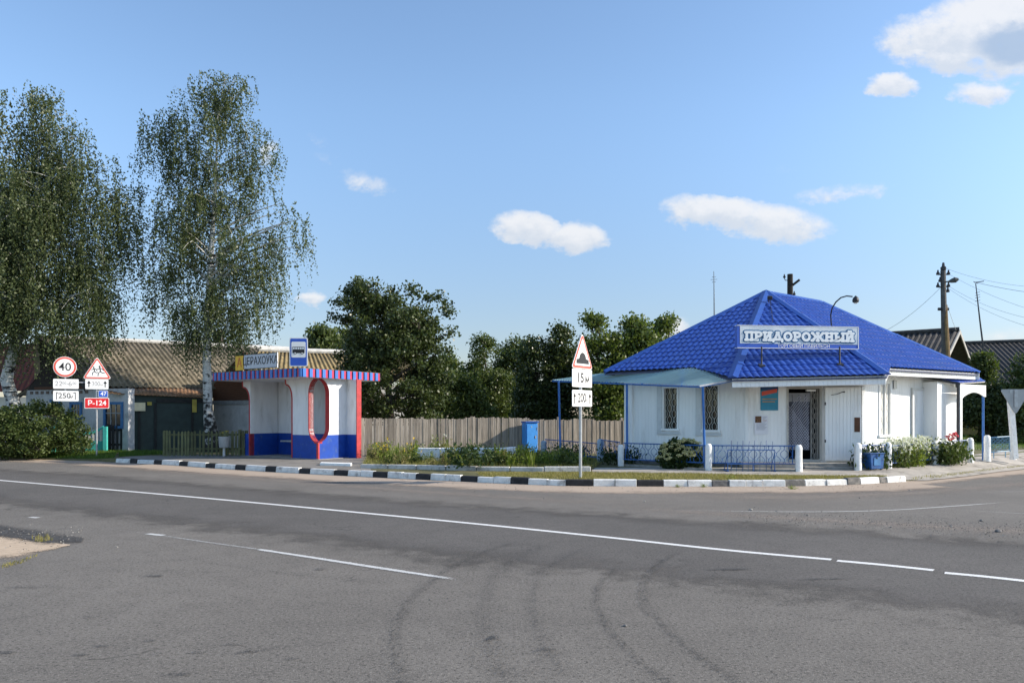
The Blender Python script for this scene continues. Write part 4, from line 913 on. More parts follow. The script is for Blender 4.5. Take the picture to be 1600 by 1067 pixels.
re = MB(); AX(aF.o+gdir*SD, fdir, nF).box(re, -.575, -.5405, 0, ZW, -TH-.02, .02); re.build('red_edging', SHRED, shel)
fo = MB(); fo.obox(Vector((N_.x, N_.y, .05))-fdir*.15-gdir*.1, fdir*(SL+.3), gdir*(SD+.3), (0, 0, .10)); fo.build('floor_slab', CONC, shel)
bn = MB(); q0 = aF.P(.5, .50, -SD+.03); bn.obox(q0, fdir*2.7, nF*.36, (0, 0, .05)); bn.build('bench_seat', M('bench_board', (.34, .36, .37), .7, .2), shel)
for u in (.9, 2.6): bn = MB(); bn.tube([aF.P(u-.14, .02, -SD+.10), aF.P(u, .49, -SD+.2)], .022, 6); bn.tube([aF.P(u-.02, .46, -SD+.02), aF.P(u, .46, -SD+.37)], .02, 6); bn.build('bench_leg', M('bench_steel', (.10, .13, .12), .6), shel)
# roof slab with striped corrugated fascia
RN = at(472, 591, 24.7); RN.z = 2.80; RL = 4.9; RD = 3.7; RH = .27
rm = MB(); rm.obox(RN+fdir*.03+gdir*.03, fdir*(RL-.06), gdir*(RD-.06), (0, 0, RH-.04)); ro = rm.build('roof', SHWHITE, shel)
fs = MB(); ST = {'b': 0, 'r': 1, 'd': 2}
def stripes(o, d, n, L, k):
    w = L/k
    for i in range(k):
        fs.obox(o+d*(i*w), d*(w*.46), n*.045, (0, 0, RH), 0); fs.obox(o+d*((i+.46)*w), d*(w*.38), n*.028, (0, 0, RH-.004), 1); fs.obox(o+d*((i+.84)*w), d*(w*.16), n*.01, (0, 0, RH-.008), 2)
stripes(RN-gdir*.0, fdir, nF, RL, 20); stripes(RN, gdir, nS, RD, 13)
stripes(RN+fdir*RL, gdir, fdir, RD, 13)
FB_ = M('fascia_blue', (.04, .15, .47), .45, .08); FR_ = M('fascia_red', (.42, .025, .07), .5, .1); FD_ = M('fascia_maroon', (.04, .01, .05), .6)
fs.build('striped_fascia', [FB_, FR_, FD_], ro)
cr = MB(); cr.obox(RN-gdir*.02-fdir*.02+Vector((0, 0, RH)), fdir*(RL+.04), gdir*(RD+.04), (0, 0, .012)); cr.build('roof_sheet', ASB, ro)
# stop-name board and yellow square standing on the roof front
su0 = .30; aN = AX(RN+Vector((0, 0, RH+.012)), fdir*-1, nF)
def u_on(px):                               # distance along the roof edge for a pixel column
    k = (px-800)/F; return (RN.x-k*RN.y)/(k*fdir.y-fdir.x)
ua, ub, uc = u_on(368), u_on(380.5), u_on(433); zb, zt = .03, .52
nb = thing('stop_name_board', 'white stop name board with a yellow square, on the shelter roof edge', 'sign', RN+fdir*ub)
m_ = MB(); aN.box(m_, -ub+.005, -uc, zb+.02, zt+.03, -.04, 0); m_.build('board', M('board_grey', (.50, .52, .56), .5, .05), nb)
m_ = MB()
for z0, z1 in ((zb+.02, zb+.04), (zt+.01, zt+.03)): aN.box(m_, -ub+.005, -uc, z0, z1, .0005, .006)
aN.box(m_, -ub+.005, -ub+.03, zb+.041, zt+.009, .0005, .006); aN.box(m_, -uc-.025, -uc, zb+.041, zt+.009, .0005, .006); m_.build('border', BLACK, nb)
m_ = MB(); aN.text(m_, 'ЦЕРАХОЎКА', .36, -(ub+uc)/2, (zb+zt)/2+.03, .0065, .003, 0, .88); m_.build('lettering', BLACK, nb)
m_ = MB(); aN.box(m_, -ua, -ub, zb, zt, -.03, .004); m_.build('yellow_square', YELLOW, nb)
m_ = MB(); aN.text(m_, 'А', .42, -(ua+ub)/2, (zb+zt)/2, .0075, .006); m_.build('letter', M('sign_orange', (.55, .12, .02), .5), nb)
for u in (ua*.9, (ub+uc)/2, uc*1.2): m_ = MB(); m_.tube([aN.P(-u, 0, -.06), aN.P(-u, zt, -.06)], .02, 6); m_.build('stand', GALV, nb)
# bus pictogram sign
Yb = 25.1; SBn = FR(at(466.5, 572.5, Yb), (.03, -1)); k = Yb/F; hw = 14.2*k; hh = 45*k
bs_ = thing('bus_stop_sign', 'blue bus stop sign with a black bus on white, above the shelter corner', 'sign', SBn.o)
m_ = MB(); SBn.poly(m_, rrect(-hw, hw, 0, hh, .05), -.015, 0); m_.build('panel', SIGNWHITE, bs_)
m_ = MB(); SBn.poly(m_, rrect(-hw+.03, hw-.03, .03, hh-.03, .03), .0005, .004); m_.build('blue_face', SIGNBLUE, bs_)
m_ = MB(); SBn.poly(m_, rrect(-hw+.065, hw-.065, hh*.31, hh-.13, .04), .0045, .008); m_.build('white_field', SIGNWHITE, bs_)
m_ = MB(); cy = hh*.56; bw = hw-.10
SBn.poly(m_, rrect(-bw, bw, cy-.09, cy+.03, .02), .0085, .011); SBn.box(m_, -bw, bw, cy+.095, cy+.112, .0085, .011)
for x in np.linspace(-bw, bw-.014, 6): SBn.box(m_, x, x+.014, cy+.031, cy+.0945, .0085, .011)
for x in (-bw*.55, bw*.6): SBn.poly(m_, circ(x, cy-.095, .042, 14), .0112, .013)
m_.build('bus_pictogram', BLACK, bs_)
for x in (-bw*.55, bw*.6): m_ = MB(); SBn.poly(m_, circ(x, cy-.095, .024, 12), .0132, .015); m_.build('wheel_symbol', SIGNWHITE, bs_)
m_ = MB(); m_.tube([SBn.P(0, .5, -.03), SBn.P(0, -.1, -.03), Vector((SBn.o.x, SBn.o.y+.1, RN.z+RH*.9))], .025, 6); m_.build('mount', GALV, bs_)

# ================================================================ ROAD SIGNS
def sign_plate(fr, u0, u1, v0, v1, parent, name='plate', border=True, bm=None, r=.03):
    m_ = MB(); fr.poly(m_, rrect(u0, u1, v0, v1, r), -.012, 0, 0); o = m_.build(name, bm or SIGNWHITE, parent); return o
def arrow(mb, fr, u, v0, v1, w, th=.035, m=0):
    fr.box(mb, u-th/2, u+th/2, v0, v1-.09, w, w+.003, m); fr.poly(mb, [(u-.06, v1-.10), (u+.06, v1-.10), (u, v1)], w, w+.003, m)
def warn(fr, v, h, parent):
    m_ = MB(); fr.poly(m_, rpoly(tri(h, 1.0, v), .05), -.012, 0); o = m_.build('warning_triangle', SIGNWHITE, parent)
    m_ = MB(); fr.poly(m_, rpoly(tri(h, .95, v), .045), .0005, .004); m_.build('red_border', SIGNRED, o)
    m_ = MB(); fr.poly(m_, rpoly(tri(h, .77, v), .02), .0045, .008); m_.build('white_field', SIGNWHITE, o); return o
# road-hump sign
q = vg(907, 746.5); fr = FR(q, (.79, -.56)); px = q.y/F
t = thing('road_hump_sign', 'triangular road hump sign over two white plates on a pole at the kerb', 'road sign', q)
m_ = MB(); m_.tube([q-Vector((0, 0, .2)), q+Vector((0, 0, (747-524)*px))], .036, 10); m_.build('pole', GALV, t)
fr = FR(q+fr.n*.05, (.79, -.56)); Z = lambda y: (747-y)*px
hW = .46
o = warn(fr, Z(577)+.80/3+.02, .84, t); m_ = MB(); vb = Z(569)
b0 = [(-.29, vb), (.29, vb), (.275, vb+.10), (.18, vb+.11)]+[(.155*math.cos(a), vb+.11+.15*math.sin(a)) for a in np.linspace(.1, PI-.1, 10)]+[(-.18, vb+.11), (-.275, vb+.10)]
fr.poly(m_, b0, .0085, .011); m_.build('hump_symbol', BLACK, o)
for (y0, y1, txt) in ((577.5, 605.5, '15'), (610, 635.5, '200')):
    p = sign_plate(fr, -.45, .45, Z(y1), Z(y0), t); m_ = MB(); c = (Z(y0)+Z(y1))/2
    if txt == '15': fr.text(m_, '15', .31, -.09, c, .001, .007, 0, 1.1); fr.text(m_, 'м', .28, .23, c-.02, .001, .008)
    else: fr.text(m_, '200', .30, -.015, c, .001, .006, 0, .85); fr.text(m_, 'м', .13, .225, c-.04, .001); arrow(m_, fr, -.35, c-.13, c+.13, .001); arrow(m_, fr, .35, c-.13, c+.13, .001)
    m_.build('lettering', BLACK, p)
m_ = MB(); [fr.box(m_, -.06, .06, Z(y)-.02, Z(y)+.02, -.10, -.013) for y in (560, 592, 623)]; m_.build('clamp', GALV, t)
# speed limit and children signs on one pole
q = gr(151, 712.5, .10); k = q.y/F; fr = FR(q+Vector((.02, -.06, 0)), (.45, -.89)); Z = lambda y: (712.5-y)*k; U = lambda x: (x-151)*k*1.12
t = thing('sign_pole', 'thin pole carrying a round 40 sign, a children warning and a red route plate', 'road sign', q)
m_ = MB(); m_.tube([q-Vector((0, 0, .2)), q+Vector((0, 0, Z(562)))], .032, 8); m_.tube([q+fr.r*U(113)+Vector((0, 0, Z(626))), q+fr.r*U(113)+Vector((0, 0, Z(562)))], .028, 8)
m_.tube([q+fr.r*U(113)+Vector((0, 0, Z(598))), q+Vector((0, 0, Z(598)))], .025, 8); m_.build('pole', GALV, t)
m_ = MB(); fr.poly(m_, circ(U(113), Z(574.5), 15.8*k), -.012, 0); o = m_.build('speed_disc', SIGNWHITE, t)
m_ = MB(); fr.poly(m_, circ(U(113), Z(574.5), 15.1*k), .0005, .004); m_.build('red_border', SIGNRED, o)
m_ = MB(); fr.poly(m_, circ(U(113), Z(574.5), 12.4*k), .0045, .008); m_.build('white_field', SIGNWHITE, o)
m_ = MB(); fr.text(m_, '40', .40, U(113), Z(575), .0085, .003, 0, 1.0); m_.build('lettering', BLACK, o)
p = sign_plate(fr, U(99), U(129.5), Z(608), Z(593), t); m_ = MB(); c = Z(600.5); GREYP = M('faded_lettering', (.30, .30, .31), .6)
fr.text(m_, '22', .24, U(105.5), c, .001, .003); fr.text(m_, '00', .13, U(112.2), c+.02, .001, .002); fr.box(m_, U(115.2), U(117), c-.01, c+.01, .001, .003); fr.text(m_, '6', .24, U(119.2), c, .001, .003); fr.text(m_, '00', .13, U(124.4), c+.02, .001, .002); m_.build('lettering', GREYP, p)
p = sign_plate(fr, U(99), U(129.5), Z(627), Z(611), t); m_ = MB(); c = Z(619)
fr.text(m_, '250', .26, U(112.5), c, .001, .003); fr.text(m_, 'м', .17, U(120.5), c-.03, .001, .002)
for x, s in ((103, 1), (125.5, -1)): fr.box(m_, U(x)-.012, U(x)+.012, c-.13, c+.13, .001, .003); fr.box(m_, U(x)+.012*s if s > 0 else U(x)-.06, U(x)+.06 if s > 0 else U(x)-.012, c+.10, c+.13, .001, .003)
m_.build('lettering', M('dark_lettering', (.08, .08, .08), .6), p)
o = warn(FR(fr.o+fr.r*U(152), (.45, -.89)), Z(592)+.81/3, .81, t)
m_ = MB()
def limb(*P, w=.012):
    for i in range(len(P)-1): fr.poly(m_, capsule((U(152)+P[i][0], Z(580)+P[i][1]), (U(152)+P[i+1][0], Z(580)+P[i+1][1]), w), .0085+.0002*i, .0115+.0002*i)
for s, x0 in ((.8, -.10), (1.0, .09)):
    fr.poly(m_, circ(U(152)+x0-.01, Z(580)+.17*s, .032*s, 12), .0085, .0118)
    limb((x0, .12*s), (x0+.02, -.01*s), w=.018*s); limb((x0+.02, -.01*s), (x0+.09*s, -.07*s), (x0+.15*s, -.05*s)); limb((x0+.02, -.01*s), (x0-.05*s, -.07*s), (x0-.06*s, -.17*s)); limb((x0, .11*s), (x0-.09*s, .06*s)); limb((x0, .11*s), (x0+.08*s, .09*s), (x0+.12*s, .03*s))
m_.build('children_symbol', BLACK, o)
p = sign_plate(fr, U(137.5), U(166), Z(608), Z(592.5), t); m_ = MB(); c = Z(600); fr.text(m_, '300', .22, U(150.5), c, .001, .002, 0, .85); fr.text(m_, 'м', .12, U(157.6), c-.03, .001); m_.build('lettering', GREYP, p)
m_ = MB(); arrow(m_, fr, U(142), c-.11, c+.12, .001, .03); arrow(m_, fr, U(162), c-.11, c+.12, .001, .03); m_.build('arrows', BLACK, p)
p = sign_plate(fr, U(153.5), U(165.5), Z(620.5), Z(610), t, 'kilometre_plate'); m_ = MB(); fr.poly(m_, rrect(U(154), U(165), Z(620), Z(610.5), .02), .0005, .004); m_.build('blue_face', SIGNBLUE, p); m_ = MB(); fr.text(m_, '47', .19, U(159.8), Z(615.3), .0045, .003); m_.build('lettering', SIGNWHITE, p)
p = sign_plate(fr, U(136.5), U(167), Z(638), Z(621.5), t, 'route_plate'); m_ = MB(); fr.poly(m_, rrect(U(137.2), U(166.3), Z(637.2), Z(622.3), .03), .0005, .004); m_.build('red_face', M('route_red', (.60, .02, .025), .4), p); m_ = MB(); fr.text(m_, 'Р-124', .25, U(151.8), Z(629.8), .0045, .005, 0, .98); m_.build('lettering', SIGNWHITE, p)
# give-way sign seen from behind
Y = 23.9; q = at(1585, 700, Y); t = thing('give_way_sign', 'grey back of an inverted triangular sign leaning on a concrete post at right', 'road sign', q)
m_ = MB(); tp = at(1577.5, 611, Y+.05); bt = at(1586, 716, Y+.05); m_.prism([bt+Vector((-.075, -.06, 0)), bt+Vector((.075, -.06, 0)), bt+Vector((.075, .06, 0)), bt+Vector((-.075, .06, 0))], tp-bt); m_.build('post', LIMEWASH, t)
SB2 = FR(at(1587, 608, Y-.05), (-.1, -1)); h = .78; m_ = MB(); SB2.poly(m_, rpoly([(-.45, 0), (0, -h), (.45, 0)], .05), -.02, 0); m_.build('triangle_back', SIGNGREY, t)
m_ = MB(); SB2.poly(m_, circ(-.14, -.06, .05, 14), .001, .012); SB2.box(m_, -.05, .05, -.55, -.02, .001, .03); m_.build('bracket', GALV, t)

# ================================================================ RAILINGS AND POSTS
def white_post(p, h, w=.15, name='white_post', label='', group=None, mat=LIMEWASH):
    m_ = MB(); r_ = random.Random(int(p.x*100)); P = []
    for i, z in enumerate((-.1, .0, .12, .24, .36, .48, .6, .66, .69)):
        s = w/2*(1-.05*i/8)*(1 if i < 7 else (.86 if i == 7 else .5)); j = lambda: r_.uniform(-.006, .006)
        z = z*h/.69; P.append([p+Vector((a*s+j(), b*s+j(), z)) for a, b in ((-1, -.6), (-.6, -1), (.6, -1), (1, -.6), (1, .6), (.6, 1), (-.6, 1), (-1, .6), (-1, -.6))])
        P[-1][-1] = P[-1][0]
    m_.grid(P); m_.add(P[-1][:-1], [tuple(range(8))]); o = m_.build(name, mat, None, True); return tag(o, label, 'post', group)
GP = 'whitewashed posts of the blue railing'
posts = {}
for key, x, y, Y, h, lab in (('a', 970, 728, 22.5, .62, 'whitewashed railing post in front of the shop side wall corner'), ('b', 1107, 735, 20.7, .71, 'whitewashed railing post just right of the hydrangea bush'),
        ('c', 1248, 736.5, 20.25, .69, 'whitewashed railing post left of the shop doorway steps'), ('d', 1340.5, 735, 20.7, .73, 'whitewashed railing post left of the blue bin'),
        ('e', 1387.5, 732.5, 21.4, .73, 'whitewashed railing post right of the blue bin'), ('f', 1461, 725, 22.6, .66, 'whitewashed railing post between the white flowers and the rose bush'),
        ('g', 1516, 719.5, 23.4, .68, 'whitewashed railing post under the porch valance, right of the roses'), ('h', 1542.5, 715.5, 23.9, .70, 'whitewashed post at the left end of the short separate railing'), ('i', 1583, 712.5, 24.3, .72, 'whitewashed post supporting the grey give way sign')):
    p = at(x, y, Y); posts[key] = p; white_post(p, h, .165, label=lab, group=GP)
for key, x, y, Y, h, lab in (('j', 938, 721, 24.3, .7, 'whitewashed railing post beneath the awning, its shade painted bluish'), ('k', 849.5, 711, 27.0, .5, 'pale blue short post beside the blue cabinet')):
    p = at(x, y, Y); posts[key] = p; white_post(p, h, .2, label=lab, group=GP, mat=M('bluish_and_shaded_limewash', (.34, .42, .50), .9, .2, 6))  # white post under the awning: bluish shade mixed into its colour
def railing(a, b, label, top=.66, bot=.20, pale=False, feet=(.5,)):
    a, b = posts[a], posts[b]; d = (b-a); L = math.hypot(d.x, d.y); r = Vector((d.x, d.y, 0)).normalized(); dz = b.z-a.z
    t = thing('railing', label, 'railing', a.lerp(b, .5), 'blue wire railing panels'); mat = FENCEBLUE if not pale else M('pale_rail_blue', (.16, .32, .46), .5, .1)
    n = Vector((r.y, -r.x, 0)); ax = AX(a, r, n); e0, e1 = .09, L-.09
    m_ = MB()
    for z in (top, bot): m_.tube([ax.P(e0, z+dz*e0/L, 0), ax.P(e1, z+dz*e1/L, 0)], .017, 6)
    for u in (e0+.06, e1-.06): m_.tube([ax.P(u, bot+dz*u/L, 0), ax.P(u, top+dz*u/L, 0)], .013, 6)
    for f_ in feet: m_.tube([ax.P(L*f_, -.02+dz*f_, 0), ax.P(L*f_, bot+dz*f_, 0)], .013, 6)
    m_.build('frame', mat, t)
    m_ = MB(); tilt = AX(a, (r+Vector((0, 0, dz/L))).normalized(), n); ogee(m_, tilt, e0+.07, e1-.07, bot, top, 0, .19 if not pale else .10, .0065, .16 if not pale else .06); m_.build('wire_lattice', mat, t); return t
railing('a', 'b', 'blue wire railing panel behind which the hydrangea bush grows'); railing('b', 'c', 'blue wire railing panel behind the bicycle rack')
railing('d', 'e', 'short blue wire railing panel behind the blue bin'); railing('e', 'f', 'blue wire railing panel overgrown by white flowers', .62, .15); railing('f', 'g', 'blue wire railing panel with the rose bush', .62, .15)
railing('h', 'i', 'separate pale blue railing panel by the give way sign', .62, .17, True, (.25, .7)); railing('j', 'a', 'shaded blue wire railing panel running back beside the shop', .68, .2); railing('k', 'j', 'long blue wire railing panel near the blue cabinet', .55, .12)
# low curb along the railing foot
m_ = MB()
for a, b in (('a', 'b'), ('b', 'c'), ('d', 'e')):
    p, q2 = posts[a], posts[b]; m_.obox(Vector((p.x+.08, p.y, .05)), Vector((q2.x-p.x-.16, q2.y-p.y, 0)), (0, .07, 0), (0, 0, .14))
tag(m_.build('railing_footing', CONC), 'low concrete footing under the blue front railing', 'footing')
# bicycle rack
q = vg(1137, 736.8); q1 = vg(1210.5, 737); t = thing('bicycle_rack', 'thin blue metal bicycle rack with slanted pointed hoops by the railing', 'bicycle rack', q)
d = q1-q; ax = AX(q, d.normalized(), (0, -1, 0)); L = d.length; m_ = MB()
m_.tube([ax.P(0, 0), ax.P(0, .565), ax.P(L, .565), ax.P(L, 0)], .014, 6); m_.tube([ax.P(0, .2), ax.P(L, .2)], .012, 6)
for u in (0, L): m_.tube([ax.P(u, .02, .10), ax.P(u, .02, -.35)], .014, 6); m_.tube([ax.P(u, .5, 0), ax.P(u, .02, -.33)], .011, 6)
m_.build('frame', FENCEBLUE, t); m_ = MB()
for i in range(4):
    u = L*(i+.35)/4; m_.tube([ax.P(u-.02, 0, 0), ax.P(u-.02, .57, 0), ax.P(u+.04, .80, -.18), ax.P(u+.075, .62, -.30), ax.P(u+.085, .03, -.33)], .009, 5)
    m_.tube([ax.P(u+.12, 0, 0), ax.P(u+.12, .57, 0), ax.P(u+.20, .78, -.16)], .007, 5)
m_.build('hoops', M('rack_grey_blue', (.06, .10, .20), .5), t)
# blue bin
q = vg(1371, 735); t = thing('bin', 'worn blue metal bin standing against the railing between two posts', 'bin', q); fr = FR(q, (.35, -1))
m_ = MB(); fr.poly(m_, [(-.20, .04), (.20, .04), (.235, .44), (-.235, .44)], -.42, 0); bevel(m_.build('body', BINBLUE, t), .012)
m_ = MB(); [fr.box(m_, u-.02, u+.02, 0, .045, w-.02, w+.02) for u in (-.16, .16) for w in (-.05, -.36)]; m_.build('feet', DARKMETAL, t)
m_ = MB(); fr.box(m_, -.25, .25, .441, .465, -.435, .015); m_.build('rim', BINBLUE, t); m_ = MB(); fr.box(m_, -.12, .10, .14, .34, .006, .012); m_.build('label_patch', M('bin_patch', (.05, .17, .36), .5, .2), t)
# electric cabinet
q = at(831, 706, 28.72); fr = FR(q, (.42, -.91)); t = thing('electric_cabinet', 'tall bright blue metal cabinet standing before the grey plank fence', 'cabinet', q)
m_ = MB(); fr.box(m_, -.24, .24, -.02, 1.08, -.34, 0); bevel(m_.build('body', CABBLUE, t), .01); m_ = MB(); fr.box(m_, -.20, .20, .02, 1.02, .001, .018); o = m_.build('door', CABBLUE, t)
m_ = MB(); fr.box(m_, -.27, .27, 1.081, 1.12, -.37, .05); m_.build('lid', M('cabinet_lid', (.02, .10, .40), .5), t); m_ = MB(); fr.box(m_, .12, .16, .5, .6, .019, .035); fr.poly(m_, circ(-.02, .92, .025, 10), .019, .024); fr.poly(m_, circ(-.02, .14, .025, 10), .019, .024); fr.box(m_, .195, .205, .8, .9, .001, .03); fr.box(m_, .195, .205, .15, .25, .001, .03); m_.build('lock', GALV, o)
m_ = MB(); [fr.box(m_, u-.03, u+.03, -.6, -.021, w-.03, w+.03) for u in (-.18, .18) for w in (-.06, -.28)]; m_.build('legs', DARKMETAL, t)
# litter urn on a stem
q = vg(350, 713); t = thing('litter_bin', 'small grey round litter bin on a short post before the picket fence', 'litter bin', q); k = q.y/F
m_ = MB(); m_.tube([q-Vector((0, 0, .1)), q+Vector((0, 0, .33))], .045, 8); m_.build('post', M('bin_post', (.5, .5, .5), .7), t)
m_ = MB(); m_.lathe(q+Vector((.0, 0, .30)), [(.05, 0), (.15, .01), (.17, .05), (.19, .36), (.205, .40), (.185, .40), (.16, .10), (.02, .08)], 18); m_.build('bowl', M('bin_grey', (.36, .36, .36), .7, .12, 5), t, True)

# ================================================================ FENCES
def plank_fence(name, p, q, h, label, mat, pw=.11, jit=.07, gap=.012, th=.022, posts_every=2.6, pointed=False, lean=.01, hvar=None, rails=(.25, .8), cat='fence'):
    r_ = random.Random(5); d = (q-p); L = d.length; r = d.normalized(); n = Vector((r.y, -r.x, 0)); t = thing(name, label, cat, p.lerp(q, .5)); ax = AX(p, r, n)
    m_ = MB(); u = 0
    while u < L:
        w = pw*r_.uniform(.75, 1.2); hh = (hvar(u) if hvar else h)+r_.uniform(-jit, jit)*(1 if r_.random() < .8 else 1.8); s = r_.uniform(-lean, lean); o = r_.uniform(-.012, .012)
        P = [(u, -.05), (u+w, -.05), (u+w+s, hh+r_.uniform(-.02, .02)), (u+s, hh)]
        if pointed: P = [(u, -.02), (u+w, -.02), (u+w+s, hh-.04), (u+w/2+s, hh), (u+s, hh-.04)]
        ax.poly(m_, P, o, o+th); u += w+gap*r_.uniform(.3, 1.8)
    m_.build('boards', mat, t); m_ = MB()
    for v in rails: ax.box(m_, 0, L, h*v, h*v+.07, -.07, -.02)
    m_.build('rails', mat, t)
    for k in range(int(L/posts_every)+2):
        u = min(L-.06, k*posts_every); m_ = MB(); ax.box(m_, u, u+.10, -.1, h+.03*(k % 2), -.17, -.071); m_.build('post', mat, t)
        if u >= L-.07: break
    return t
fp, fq = Vector((-5.75, 27.35, VZ)), Vector((4.7, 30.4, VZ))
plank_fence('plank_fence', fp, fq, 1.36, 'long fence of weathered grey vertical planks between shelter and shop', FENCEWOOD, .085, .018, gap=.006, hvar=lambda u: 1.37-.012*u+(.06 if 4.2 < u < 6.6 else 0)+(.05 if 8.3 < u < 9.2 else 0))
plank_fence('picket_fence', gr(254.5, 713, .12), gr(384, 712.5, .12), .92, 'green and yellow picket fence left of the shelter', GREENWOOD, .075, .02, .055, pointed=True)
plank_fence('picket_fence', gr(346, 712, .12), gr(353, 712, .12), .88, 'two yellow pickets fixed behind the litter bin', YELWOOD, .07, .02, .05, pointed=True, posts_every=9)
plank_fence('wicket_gate', gr(165, 706, .12), gr(192, 706, .12), 1.05, 'dark low wooden gate beside the teal concrete fence', DARKWOOD, .10, .05, .05, cat='gate')
# teal concrete fence section
p, q2 = gr(84, 707.5, .12), gr(166, 707, .12); r = (q2-p).normalized(); ax = AX(p, r, (r.y, -r.x, 0)); L = (q2-p).length; k = p.y/F
t = thing('concrete_fence', 'teal painted concrete fence with an arched white baluster top', 'fence', p)
for u in (-.05, L*.5-.6, L-.1): m_ = MB(); ax.box(m_, u, u+.14, -.1, 1.02, -.06, .08); m_.build('post', TEAL, t)
m_ = MB(); u0 = .1
for a, b in ((.1, L*.5-.61), (L*.5-.45, L-.11)): ax.box(m_, a, b, -.05, .22, -.03, .03); ax.box(m_, a, b, .222, .46, -.03, .028)
m_.build('panel', TEAL, t); m_ = MB(); bl = MB()
for a, b in ((.1, L*.5-.61), (L*.5-.45, L-.11)):
    P = [(a+(b-a)*s, .70+.28*math.sin(PI*s)**.8*0+.26*abs(2*s-1)**2) for s in np.linspace(0, 1, 13)]
    ax.poly(m_, P+[(u, v+.09) for u, v in reversed(P)], -.03, .03)
    for s in np.linspace(.06, .94, 9): ax.box(bl, a+(b-a)*s-.035, a+(b-a)*s+.035, .46, .71+.26*abs(2*s-1)**2, -.02, .02)
m_.build('top_rail', TEAL, t); bl.build('balusters', M('baluster_white', (.6, .58, .52), .8, .1), t)

# ================================================================ HOUSES
def quad_slab(mb, a, b, c, d, t, m=0):
    n = (Vector(b)-Vector(a)).cross(Vector(d)-Vector(a)).normalized(); n = n if n.z < 0 else -n; mb.prism([a, b, c, d], n*t, m)
def fly(px, py, Y): return at(px, py, Y)
def window_on(ax, u0, u1, v0, v1, parent, fm, frame=.10, bars=3, glass=GLASS):
    m_ = MB(); ax.box(m_, u0-frame, u0, v0-frame, v1+frame, .01, .06); ax.box(m_, u1, u1+frame, v0-frame, v1+frame, .01, .06); ax.box(m_, u0, u1, v1, v1+frame, .01, .059); ax.box(m_, u0, u1, v0-frame, v0, .01, .08); o = m_.build('window', fm, parent)
    m_ = MB(); ax.box(m_, u0, u1, v0, v1, -.04, .012); m_.build('pane', glass, o)
    m_ = MB()
    for i in range(1, bars): u = u0+(u1-u0)*i/bars; ax.box(m_, u-.02, u+.02, v0, v1, .0125, .035)
    ax.box(m_, u0, u1, (v0*.4+v1*.6)-.02, (v0*.4+v1*.6)+.02, .0125, .034); m_.build('glazing_bars', M('grey_bars', (.25, .26, .27), .6), o)
# --- main house: dark boarded gable to the road, long slate roof running back to the right
hs = thing('slate_roof_house', 'white brick house with a long mossy slate roof and blue window frames', 'house', at(120, 700, 34))
Rd = Vector((7.6, 5.3, 0)).normalized()                        # ridge direction
GL_ = at(92, 528, 34.2)                                        # gable peak
RE_ = Vector((GL_.x, GL_.y, GL_.z))+Rd*((lambda s: s)(10.2))
eR0 = at(134, 603, 31.6); eR1 = eR0+Rd*10.6                     # right eave
eL0 = at(22, 618, 33.4); eL1 = eL0+Rd*10.6
m_ = MB(); corrug(m_, eR0, eR1, RE_, GL_, .21, .028, 3); o = m_.build('roof', ASB, hs, True); mod = o.modifiers.new('thickness', 'SOLIDIFY'); mod.thickness = .02
m_ = MB(); md0 = GL_.lerp(eL0, .62)+Vector((0, 0, -.42)); rows = []
for s in (0, .35, .62, .85, 1):
    a = GL_.lerp(eL0, s)+Vector((0, 0, -.55*math.sin(PI*s))); rows.append([a, a+Rd*10.3])
m_.grid(rows); corr = m_.build('rear_roof', ASB, hs); mod = corr.modifiers.new('thickness', 'SOLIDIFY'); mod.thickness = .05
m_ = MB(); m_.tube([GL_+Vector((0, 0, .03)), RE_+Vector((0, 0, .03))], .10, 8); m_.build('ridge_cap', M('pale_ridge', (.5, .5, .49), .8, .1), hs)
gd = (eR0-eL0); gd.z = 0; gr_ = gd.normalized(); gn = Vector((gr_.y, -gr_.x, 0))
ba = AX(Vector((eL0.x, eL0.y, .05))+gr_*.25-gn*.35+Vector((0, 0, 0)), gr_, gn); GW = gd.length-.5
ug = (Vector((GL_.x, GL_.y, 0))-ba.o).dot(gr_); vtop = GL_.z-.05
m_ = MB(); zc = 2.75
ba.box(m_, 0, at(209, 640, 31.2).x-ba.o.x+.35, 0, zc-.15, -.3, 0); wallo = m_.build('wall', WHITEBRICK, hs)
m_ = MB(); ba.poly(m_, [(0.05, zc-.14), (GW, zc-.14), (GW-.1, zc+.2), (ug+.02, vtop-.05), (.9, zc+.55)], -.2, -.02); m_.build('gable_boards', M('dark_boards', (.035, .027, .022), .9, .3, 4, stretch=(1, 1, 12)), hs)
m_ = MB(); ba.box(m_, .6, GW, zc-.14, zc-.02, -.01, .05); m_.build('gable_trim', BROWNWOOD, hs); m_ = MB()
[ba.box(m_, .3+i*.34, .3+i*.34+.16, zc-.32, zc-.2, .001, .03) for i in range(int(GW/.34))]; m_.build('brick_frieze', M('red_brick_trim', (.16, .12, .10), .9, .2), hs)
pt = MB()
for a, b in (((GL_+Vector((0, 0, .0)))-gn*0, eR0), ):
    pt.prism([a+gn*.02, b+gn*.02, b+gn*.02-Vector((0, 0, .22)), a+gn*.02-Vector((0, 0, .22))], gn*.04)
for i in range(4):
    a, b = rows[i][0], rows[i+1][0]; pt.prism([a, b, b-Vector((0, 0, .2)), a-Vector((0, 0, .2))], gn*.05)
pt.build('barge_board', DARKWOOD, hs)
def on_ax(ax, px, py): P = hit(px, py, ax.o, ax.n); return (P-ax.o).dot(ax.r), P.z-ax.o.z
for x0, x1, y0, y1 in ((166, 190, 632, 665), (113, 126, 632, 652), (82, 93, 628, 655)):
    a, b = on_ax(ba, x0, y1), on_ax(ba, x1, y0); window_on(ba, a[0], b[0], a[1], b[1], hs, BLUEFRAME, .11)
